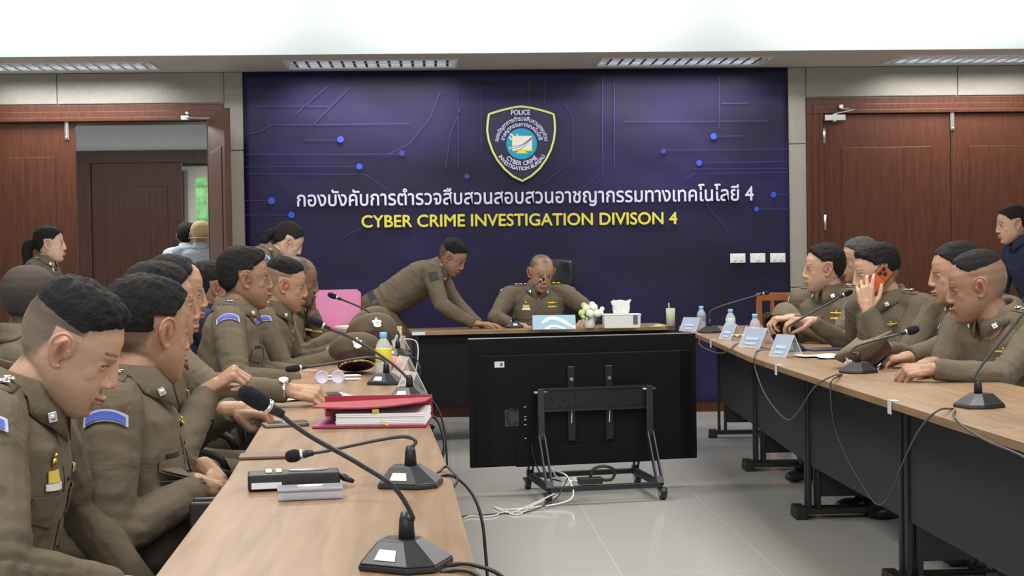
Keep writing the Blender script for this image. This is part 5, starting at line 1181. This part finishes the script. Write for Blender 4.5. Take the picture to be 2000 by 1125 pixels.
# --- peaked caps
M_CAPT = mat('cap_khaki', (.165, .128, .085), .85, bump=.3, bscale=500, wr=.25); M_CAPB = mat('cap_maroon_band', (.045, .012, .012), .8)
def peaked_cap(p, R, lab, s=1.0, braid=False, badge=True):
    """R maps the cap's own frame (x right, y front, z up) to the world; p is the centre of the band's foot"""
    p = Vector(p); e = empty('peaked_cap', p); tag(e, lab, 'cap', 'khaki peaked police caps'); R = R.to_3x3()
    def T(x, y, z): return p+R @ (V(x, y, z)*s)
    def ring(rx, ry, z, dz=0, n=36, yo=0): return [T(rx*math.cos(a), ry*math.sin(a)+yo, z+dz*math.sin(a)) for a in [2*PI*i/n for i in range(n)]]
    k = MB(); k.loft([ring(.084, .098, 0), ring(.085, .099, .002), ring(.086, .100, .042), ring(.084, .098, .044)]); k.build('band', M_CAPB, e, smooth=False)
    k = MB(); k.loft([ring(.085, .099, .040), ring(.096, .110, .052, .006), ring(.118, .130, .072, .022), ring(.126, .138, .084, .032), ring(.122, .134, .090, .036), ring(.090, .102, .092, .040), ring(.045, .05, .088, .040), ring(.003, .003, .086, .04)]); k.build('crown', M_CAPT, e, smooth=True)
    g = [[T(math.sin(a)*(.083+.004*t), math.cos(a)*(.097)+.055*t*math.cos(a)**1, .006-.030*t) for a in np.linspace(-1.15, 1.15, 15)] for t in (0, .5, 1)]
    k = MB(); k.sheet(g, .003); v_ = k.build('visor', mat('patent_black', (.008, .008, .009), .12, coat=1), e, smooth=True)
    if braid:
        k = MB()
        for a in np.linspace(-.95, .95, 9): k.ell(T(math.sin(a)*.088, math.cos(a)*.145, -.016), (.014*s, .009*s, .005*s), R @ rotm(0, 0, -a))
        k.build('gold_braid', M_GOLD, e, smooth=True)
    k = MB(); k.tube([T(math.sin(a)*.0875, math.cos(a)*.1015, .010) for a in np.linspace(-1.4, 1.4, 20)], .004*s, 6); k.build('chin_strap', M_BLACK, e, smooth=True)
    if badge:
        k = MB(); c_ = T(0, .140, .058); Rb = R @ rotm(.35, 0, 0); k.ell(c_, (.020*s, .006*s, .018*s), Rb)
        k.ell(c_+Rb @ V(0, .003, .024)*s, (.011*s, .006*s, .013*s), Rb); k.ell(c_+Rb @ V(0, .003, .040)*s, (.006*s, .005*s, .008*s), Rb)
        for sx in (-1, 1): k.ell(c_+Rb @ V(sx*.015, .003, .018)*s, (.008*s, .005*s, .012*s), Rb)
        k.build('cap_badge', mat('badge_silver', (.75, .75, .78), .4, metal=.7), e, smooth=True)
def capR(deg, tilt=0, roll=0): return frame(dirv(deg), V(0, 0, 1)) @ rotm(math.radians(tilt), math.radians(roll), 0)
p = PT(705, 732); peaked_cap(V(p.x-.025, p.y+.09, TZ+.030), capR(-82, 20), 'khaki peaked cap with maroon band, silver badge and gold braided visor', .88, True)
p = PT(728, 706); peaked_cap(V(p.x, p.y+.08, TZ+.055), capR(-75, 28, 0), 'khaki peaked cap with silver badge behind the yellow-labelled bottle', .98)
p = PT(733, 680); peaked_cap(V(p.x-.02, p.y+.12, TZ+.05), capR(-60, 30, 0), 'farthest khaki peaked cap of the left row, tilted up', .98, False, False)
p = PT(1515, 672); peaked_cap(V(p.x+.05, p.y+.10, TZ+.05), capR(-150, 62, 10), 'khaki peaked cap tipped on its band, held by two hands on the right row', .92, False, False)
p = PT(1712, 722); peaked_cap(V(p.x+.02, p.y+.09, TZ+.03), capR(-150, -30, 20), 'khaki peaked cap behind the microphone, between the clasped hands and papers', .95)
# --- papers, tablet and folder on the right row
slab(PT(1613, 684), (.20, .10, .010), 20, 'tablet', mat('slate_blue_case', (.06, .075, .12), .4), 'dark blue tablet in front of the officer on the phone', 'tablet', bevel=.003)
o = slab(PT(1652, 694), (.24, .10, .006), 8, 'document_folder', mat('dark_folder', (.03, .03, .035), .5), 'thin dark folder lying behind the white papers', 'folder')
for i, (px, py, an, lab) in enumerate(((1600, 697, 12, 'loose white paper sheet nearest the name stands'), (1640, 700, -8, 'loose white paper sheet nearest the microphone with the cap'))):
    p = PT(px, py); k = MB(); R = rotm(0, 0, math.radians(an)); k.sheet([[p+R @ V(x, y, .0020+.002*i+.006*abs(math.sin(x*20+i))) for x in np.linspace(-.10, .10, 6)] for y in (-.055, 0, .075)], .0006); tag(k.build('paper_sheet', M_PAPER), lab, 'paper', 'loose papers on the right row')
p = PT(1440, 659); k = MB(); k.sheet([[p+V(-.04+.08*i/5, -.03+.06*j/3, .004+.012*((i+j) % 2)) for i in range(6)] for j in range(4)], .002); tag(k.build('napkin', mat('pink_tissue', (.78, .60, .55), .8), smooth=True), 'crumpled pale pink tissue by the second name stand', 'tissue')
# --- pink folder standing open at the far end of the left row
y0 = 7.72; a = PY(597, 640, y0); c = PY(704, 642, y0+.12); tl = PY(601, 567, y0+.05); tr_ = PY(704, 565, y0+.17)
e = empty('document_folder', V((a.x+c.x)/2, (a.y+c.y)/2, TZ)); tag(e, 'big pink folder standing open at the far end of the left row', 'folder')
cn = PY(697, 565, y0+.16); cn2 = PY(705, 572, y0+.17)
k = MB(); vs = [a, c, cn2, cn, tl]; k.add(vs+[v+V(0, .006, 0) for v in vs], [(0, 1, 2, 3, 4), (9, 8, 7, 6, 5)]+[(i, (i+1) % 5, 5+(i+1) % 5, 5+i) for i in range(5)]); k.build('raised_cover', mat('pink_card', (.58, .20, .38), .6), e, fix=False)
k = MB(); Rf = rotm(0, 0, math.atan2((c-a).y, (c-a).x)); mid = (a+c)/2; zb = a.z; k.box(V(mid.x, mid.y-.10, zb-.010), ((c-a).length, .22, .008), Rf); k.build('lower_cover', M_RED, e)
k = MB(); k.box(V(mid.x+.02, mid.y-.09, (zb-.014+TZ)/2), ((c-a).length*.86, .20, zb-.016-TZ), Rf); k.build('paper_stack', M_PAPER, e)
k = MB(); k.box(V(mid.x+.09, mid.y-.10, zb+.001), (.11, .15, .012), Rf); k.build('loose_papers', M_PAPER, e)
# --- stickers and tapes on the table edges
p = PZ(817, 654, .728); k = MB(); tq_ = (p.x-HA.x)/(HB.x-HA.x); k.box(V(p.x, HA.y+(HB.y-HA.y)*tq_-.0006, .728), (.085, .003, .020), rotm(0, 0, .08)); tag(k.build('edge_sticker', M_LABEL), 'white inventory sticker on the left front edge of the head table', 'sticker')
for px, py, lab in ((1402+20, 664, 'strip of clear tape over the table edge by the far name stands'), (1549, 713, 'strip of clear tape over the table edge by the nearest name stand'), (1756, 783, 'strip of clear tape over the table edge near the closest right microphone')):
    p = PT(px, py); xe = edge_at(RE, p.y); k = MB(); k.box(V(xe-.003, p.y, .722), (.002, .035, .044)); k.box(V(xe+.010, p.y, .7415), (.026, .035, .002)); tag(k.build('tape_strip', mat('frosted_tape', (.62, .64, .66), .4)), lab, 'tape', 'tape strips on the right row edge')
# --- television on its trolley, seen from behind
A_ = PY(919, 908, 7.26); B_ = PY(1362, 893, 7.44); d = B_-A_; d.z = 0; L = d.length; d.normalize(); nv = V(d.y, -d.x, 0); z0 = .145; z1 = .800   # nv towards the camera
RT = Matrix((d, -nv, V(0, 0, 1))).transposed(); A0 = V(A_.x, A_.y, 0)
def TV(u, o_, z): return A0+d*(u*L)+nv*o_+V(0, 0, z)
e = empty('television', TV(.5, 0, z0)); tag(e, 'large flat television seen from behind, mounted on a wheeled trolley', 'television')
M_TVB = mat('tv_back_black', (.004, .004, .005), .6, spec=.18, bump=.1, bscale=300)
k = MB(); k.box(TV(.5, -.012, (z0+z1)/2), (L, .022, z1-z0), RT); k.build('screen_panel', M_TVB, e, bevel=.004)
k = MB(); k.prism([(-L/2+.02, .0), (L/2-.02, .0), (L/2-.10, -.030), (-L/2+.10, -.030)], z0+.012, z1-.085, Matrix.Translation(TV(.5, 0, 0)) @ RT.to_4x4()); k.build('back_cover', M_TVB, e, bevel=.004)
k = MB(); k.box(TV(.5, -.012, z1+.0015), (L, .022, .004), RT); k.build('top_edge_highlight', M_SILVER, e)  # silver strip stands in for the highlight along the top edge
k = MB(); k.box(TV(.5, .033, z0+.05), (L*.62, .010, .10), RT); k.build('speaker_housing', M_TVB, e, bevel=.004)
k = MB(); p = TV(.125, .0315, z1-.13); k.box(p+nv*.001, (.05, .006, .030), RT); k.build('rating_label', M_LABEL, e)
k = MB(); p = TV(.125, .0355, z1-.13); k.box(p+d*.010, (.012, .002, .016), RT); k.build('label_mark', mat('mark_blue', (.05, .12, .3), .5), e)
k = MB(); k.box(TV(.175, .032, .395), (.075, .004, .085), RT); k.build('port_recess', mat('dark_grey', (.03, .03, .032), .5), e, bevel=.002)
k = MB()
for z in (.45, .40, .385, .36, .29): k.box(TV(.232, .034, z), (.012, .003, .005), RT)
k.build('ports', M_SILVER, e)
for u in (.432, .598):
    k = MB(); k.box(TV(u, .040, .46), (.040, .014, .38), RT); o = k.build('mount_rail', mat('mount_black', (.012, .012, .013), .35), e, bevel=.003); k = MB(); k.lathe([(.009, 0), (.009, .005)], TV(u, .048, .585), 10, frame(V(0, 0, 1), nv)); k.build('bolt', M_SILVER, o)
    k = MB(); k.tube([TV(u, .05, .42), TV(u-.004, .055, .36)], .0025, 6); k.build('pull_cord', M_WHITE, o)
e = empty('tv_trolley', TV(.53, .2, 0)); tag(e, 'black steel wheeled trolley carrying the television', 'tv stand')
M_TR = mat('trolley_steel', (.032, .032, .042), .38, metal=.4)
ul, ur = .288, .762
k = MB(); k.box(TV((ul+ur)/2, .062, .485), (L*(ur-ul), .016, .120), RT)
PLATE = k
k = MB()
for z in (.540, .430): k.box(TV((ul+ur)/2, .074, z), (L*(ur-ul), .012, .010), RT)
k.build('plate_flange', M_TR, e)
k = PLATE
for u in (.345, .395, .45, .58, .63, .685): k.lathe([(.011, 0), (.011, .003)], TV(u, .071, .485), 14, frame(V(0, 0, 1), nv), 1)
for u in (.34, .375, .41, .45, .59, .62, .66, .70):
    for z in (.520, .448): k.box(TV(u, .072, z), (.020, .003, .005), RT, 1)
k.build('cross_plate', [mat('plate_black', (.014, .014, .016), .35), M_BLACKM], e)
for s, ut, ub in ((-1, ul-.0, ul-.015), (1, ur+.0, ur-.025)):
    top_ = TV(ut, .10, .545); mid_ = TV(ut+(ub-ut)*.30, .13, .30); bot = TV(ub, .36, .075)
    def beam(p, q, w1, t1): 
        dd_ = (q-p).normalized(); sd_ = dd_.cross(nv).normalized(); R_ = Matrix((sd_, dd_, sd_.cross(dd_))).transposed(); return (p+q)/2, (w1, (q-p).length, t1), R_
    k = MB(); k.box(*beam(top_, mid_, .034, .022)); k.build('upper_arm', M_TR, e, bevel=.003)
    k = MB(); 
    for o_ in (-.014, .014): k.box(*beam(mid_+d*o_+V(0, 0, .01), bot+d*o_, .009, .024))
    k.box(*beam(mid_+V(0, 0, .02), mid_-V(0, 0, .01), .036, .026)); k.box(*beam(bot+(mid_-bot)*.14, bot, .036, .024)); k.build('lower_arm', M_TR, e, bevel=.002)
    k = MB(); k.tube([top_-d*.035+V(0, 0, -.018), top_+d*.035+V(0, 0, -.018)], .006, 8); k.build('knob_screw', M_STEEL, e, smooth=True)
    rear_t = TV(ut-.005, .02, .40); rear_b = TV(ut-.005, -.16, .07); k = MB(); 
    for o_ in (-.012, .012): k.box(*beam(rear_t+d*o_, rear_b+d*o_, .009, .02))
    k.box(*beam(rear_b+V(0, .0, .03), rear_b, .034, .022)); k.build('rear_leg', M_TR, e, bevel=.002)
    k = MB(); k.box(*beam(bot, rear_b, .034, .028)); k.build('side_bar', M_TR, e, bevel=.003)
    for c_ in (bot, rear_b):
        w_ = V(c_.x, c_.y, .030)+d*(s*.012); o = MB().tube([w_-d*.014, w_+d*.014], .030, 18).build('caster', M_BLACK, e, smooth=False, bevel=.003); MB().tube([w_-d*.016, w_+d*.016], .014, 12).build('hub', M_STEEL, o)
        k = MB(); k.box(w_+V(0, 0, .022)-nv*.01, (.040, .045, .010), RT); k.box(w_+nv*.028+V(0, 0, .012), (.030, .022, .008), RT); k.build('brake', M_TR, o)
for nm, c1, c2 in (('front_bar', TV(ul-.015, .36, .075), TV(ur-.025, .36, .075)), ('rear_bar', TV(ul-.005, -.16, .07), TV(ur-.005, -.16, .07))):
    k = MB(); k.box((c1+c2)/2, ((c2-c1).length, .030, .026), RT); k.build(nm, M_TR, e, bevel=.003)
p = TV(.44, .36, .093); k = MB(); k.box(p+V(0, 0, .018), (.12, .045, .032), RT); o = k.build('power_adapter', M_BLACK, bevel=.005); tag(o, 'black power adapter resting on the trolley bar', 'power adapter')
k = MB(); q0 = p+d*.06+V(0, 0, .018); k.tube(curve_pts([p+V(0, 0, .03), p+V(0, -.0, .075)+d*.02, p+d*.08+V(0, 0, .085), p+d*.125+V(0, 0, .06), p+d*.11+V(0, 0, .02), q0], 30), .008, 8); k.build('adapter_cord', M_BLACK, o, smooth=True)
def cable(pts, r, m_, lab, name='cable', grp=None, z=None):
    k = MB(); k.tube(curve_pts(pts, max(30, 8*len(pts))), r, 6); return tag(k.build(name, m_, smooth=True), lab, 'cable', grp)
M_WC = mat('white_cable', (.72, .72, .70), .5); M_GC = mat('grey_cable', (.05, .05, .055), .5)
def G0(px, py, z=.006): return PZ(px, py, z)
cable([TV(.30, -.0, .14), TV(.345, .12, .13), TV(.36, .30, .12), TV(.34, .42, .03), G0(1000, 995), G0(965, 990), G0(1010, 1005), G0(1045, 985), TV(.30, .38, .05), TV(.35, .3, .1), TV(.42, .3, .10)], .004, M_WC, 'tangled white cable looping at the left foot of the trolley')
cable([TV(.355, .02, .16), TV(.352, .06, .10), TV(.37, .20, .10), TV(.40, .26, .11), TV(.36, .33, .10), TV(.30, .36, .06), G0(1000, 1002), G0(990, 998), G0(960, 1008), G0(920, 1008), G0(907, 1012)], .0035, M_WC, 'white cable dropping from the television and running left on the floor')
cable([TV(.36, .30, .12), TV(.33, .37, .10), TV(.28, .40, .03), G0(1030, 1000), G0(985, 1003), G0(940, 1006), G0(908, 1008), G0(860, 1014)], .004, M_GC, 'dark cable running left along the floor from the trolley')
cable([TV(.26, .02, .28), TV(.262, .05, .20), TV(.28, .07, .13), TV(.30, .1, .10), TV(.33, .30, .105)], .004, M_BLACK, 'black cable hanging down the back of the television')
cable([TV(.20, .037, .43), TV(.17, .045, .445), TV(.155, .045, .41), TV(.165, .045, .37), TV(.205, .04, .375)], .003, M_BLACK, 'short black cable looped around the television ports')
# cables of the microphones
xe = 1.385
cable([PT(1372, 655), PX(1366, 672, 1.49), PX(1385, 684, 1.44), PX(1408, 690, 1.42), PX(1425, 682, 1.42), PT(1440, 672), PT(1465, 673), PT(1500, 682), PT(1520, 682)], .0035, M_GC, 'cable sagging in front of the farthest right table', grp='microphone cables of the right row')
cable([PT(1512, 684), PT(1485, 686)+V(-.01, 0, .003), PX(1475, 694, xe), PX(1474, 715, xe), PX(1490, 762, xe), PX(1515, 800, xe), PX(1540, 820, xe), PX(1562, 800, xe), PX(1590, 757, xe), PX(1625, 735, xe), PT(1645, 731)], .0030, M_GC, 'long cable drooping to the panel left of the cap microphone', grp='microphone cables of the right row')
cable([PT(1643, 733), PX(1626, 742, xe), PX(1622, 762, xe), PX(1630, 830, xe+.1), PX(1655, 895, xe+.1), PX(1690, 955, xe+.1), PX(1712, 984, xe+.1), PX(1735, 972, xe+.1), PX(1760, 912, xe+.1), PX(1792, 845, xe), PX(1830, 803, xe), PT(1862, 798)], .0030, M_GC, 'longest cable drooping almost to the panel foot between two right microphones', grp='microphone cables of the right row')
cable([PT(1866, 802), PX(1862, 812, xe), PX(1880, 832, xe), PX(1930, 862, xe), PX(1985, 885, xe), PX(2040, 915, xe)], .0030, M_GC, 'cable running off the frame below the nearest right microphone', grp='microphone cables of the right row')
cable([PT(862, 930), PT(880, 932)+V(0, 0, .004), PY(905, 944, 3.03), PY(928, 975, 3.01), PY(942, 1020, 2.99), PY(948, 1075, 2.97), PY(952, 1130, 2.95), PY(954, 1200, 2.93)], .0035, M_BLACK, 'black cable falling over the table edge from the second nearest microphone', grp='microphone cables of the left row')
cable([PT(855, 924), PT(872, 920)+V(0, 0, .01), PY(888, 925, 3.03), PY(893, 938, 3.01), PY(886, 952, 2.99), PY(880, 965, 2.97)], .0030, M_BLACK, 'short cable loop at the right edge by the second nearest microphone', grp='microphone cables of the left row')
cable([PT(862, 1108), PT(900, 1106)+V(0, 0, .004), PY(935, 1106, 2.13), PY(975, 1122, 2.11), PY(1010, 1160, 2.09)], .0035, M_BLACK, 'black cable leaving the closest microphone to the right', grp='microphone cables of the left row')
cable([PT(860, 1118), PT(895, 1119)+V(0, 0, .004), PY(930, 1122, 2.08), PY(950, 1150, 2.06)], .0035, M_BLACK, 'second black cable under the first at the closest microphone', grp='microphone cables of the left row')
cable([PT(775, 757), PT(805, 755)+V(0, 0, .004), PY(822, 762, 4.98), PY(850, 790, 4.96), PY(866, 830, 4.94), PY(872, 880, 4.92), PY(874, 930, 4.90)], .0035, M_BLACK, 'black cable hanging behind the red binder over the table edge', grp='microphone cables of the left row')
cable([PT(800, 777), PY(832, 808, 4.48), PY(852, 818, 4.46), PY(862, 838, 4.44), PY(868, 870, 4.42), PY(862, 900, 4.40)], .005, M_BLACK, 'thick dark cable at the binder corner hanging off the left row', grp='microphone cables of the left row')
cable([PT(795, 697), PY(812, 700, 7.18), PY(820, 720, 7.16), PY(817, 740, 7.14), PT(805, 745)+V(0, 0, .003)], .0035, M_GC, 'grey cable curling over the far left table edge', grp='microphone cables of the left row')
cable([PT(788, 662), PY(808, 664, 8.58), PY(816, 675, 8.56), PY(816, 700, 8.54), PY(812, 725, 8.52)], .0035, M_WC, 'pale cable curling down at the corner of the left row', grp='microphone cables of the left row')
# --- furniture behind the right row
e = empty('side_table', V(3.35, 9.3, 0)); tag(e, 'low wood-topped side table by the closed right door', 'table')
MB().box((3.3, 9.35, .725), (1.2, .5, .03)).build('table_top', M_TABLEX, e, bevel=.003); MB().box((3.3, 9.55, .40), (1.1, .02, .6)).build('modesty_panel', M_DESKM, e)
for x in (2.76, 3.84): MB().box((x, 9.35, .355), (.04, .44, .71)).build('leg', M_BLACK, e, bevel=.003)
p = PY(1836, 632, 9.35); o = MB().box(V(p.x, 9.35, .78), (.08, .08, .08)).build('desk_box', M_BLACK, bevel=.006); tag(o, 'small dark box on the side table behind the right row', 'box')
e = empty('wooden_chair', V(2.62, 10.45, 0)); tag(e, 'orange-brown wooden chair against the banner edge', 'chair'); MO = wood('orange_wood', (.30, .10, .03), (.40, .15, .05), 'Z', .4, 2)
for x in (2.42, 2.84):
    MB().box((x, 10.68, .46), (.04, .04, .92)).build('leg', MO, e, bevel=.004); MB().box((x, 10.26, .22), (.04, .04, .44)).build('leg', MO, e, bevel=.004)
MB().box((2.63, 10.47, .45), (.46, .46, .035)).build('seat', MO, e, bevel=.006); MB().box((2.63, 10.68, .89), (.46, .03, .06)).build('top_rail', MO, e, bevel=.006)
for x in (2.52, 2.63, 2.74): MB().box((x, 10.68, .66), (.03, .015, .40)).build('back_slat', MO, e)
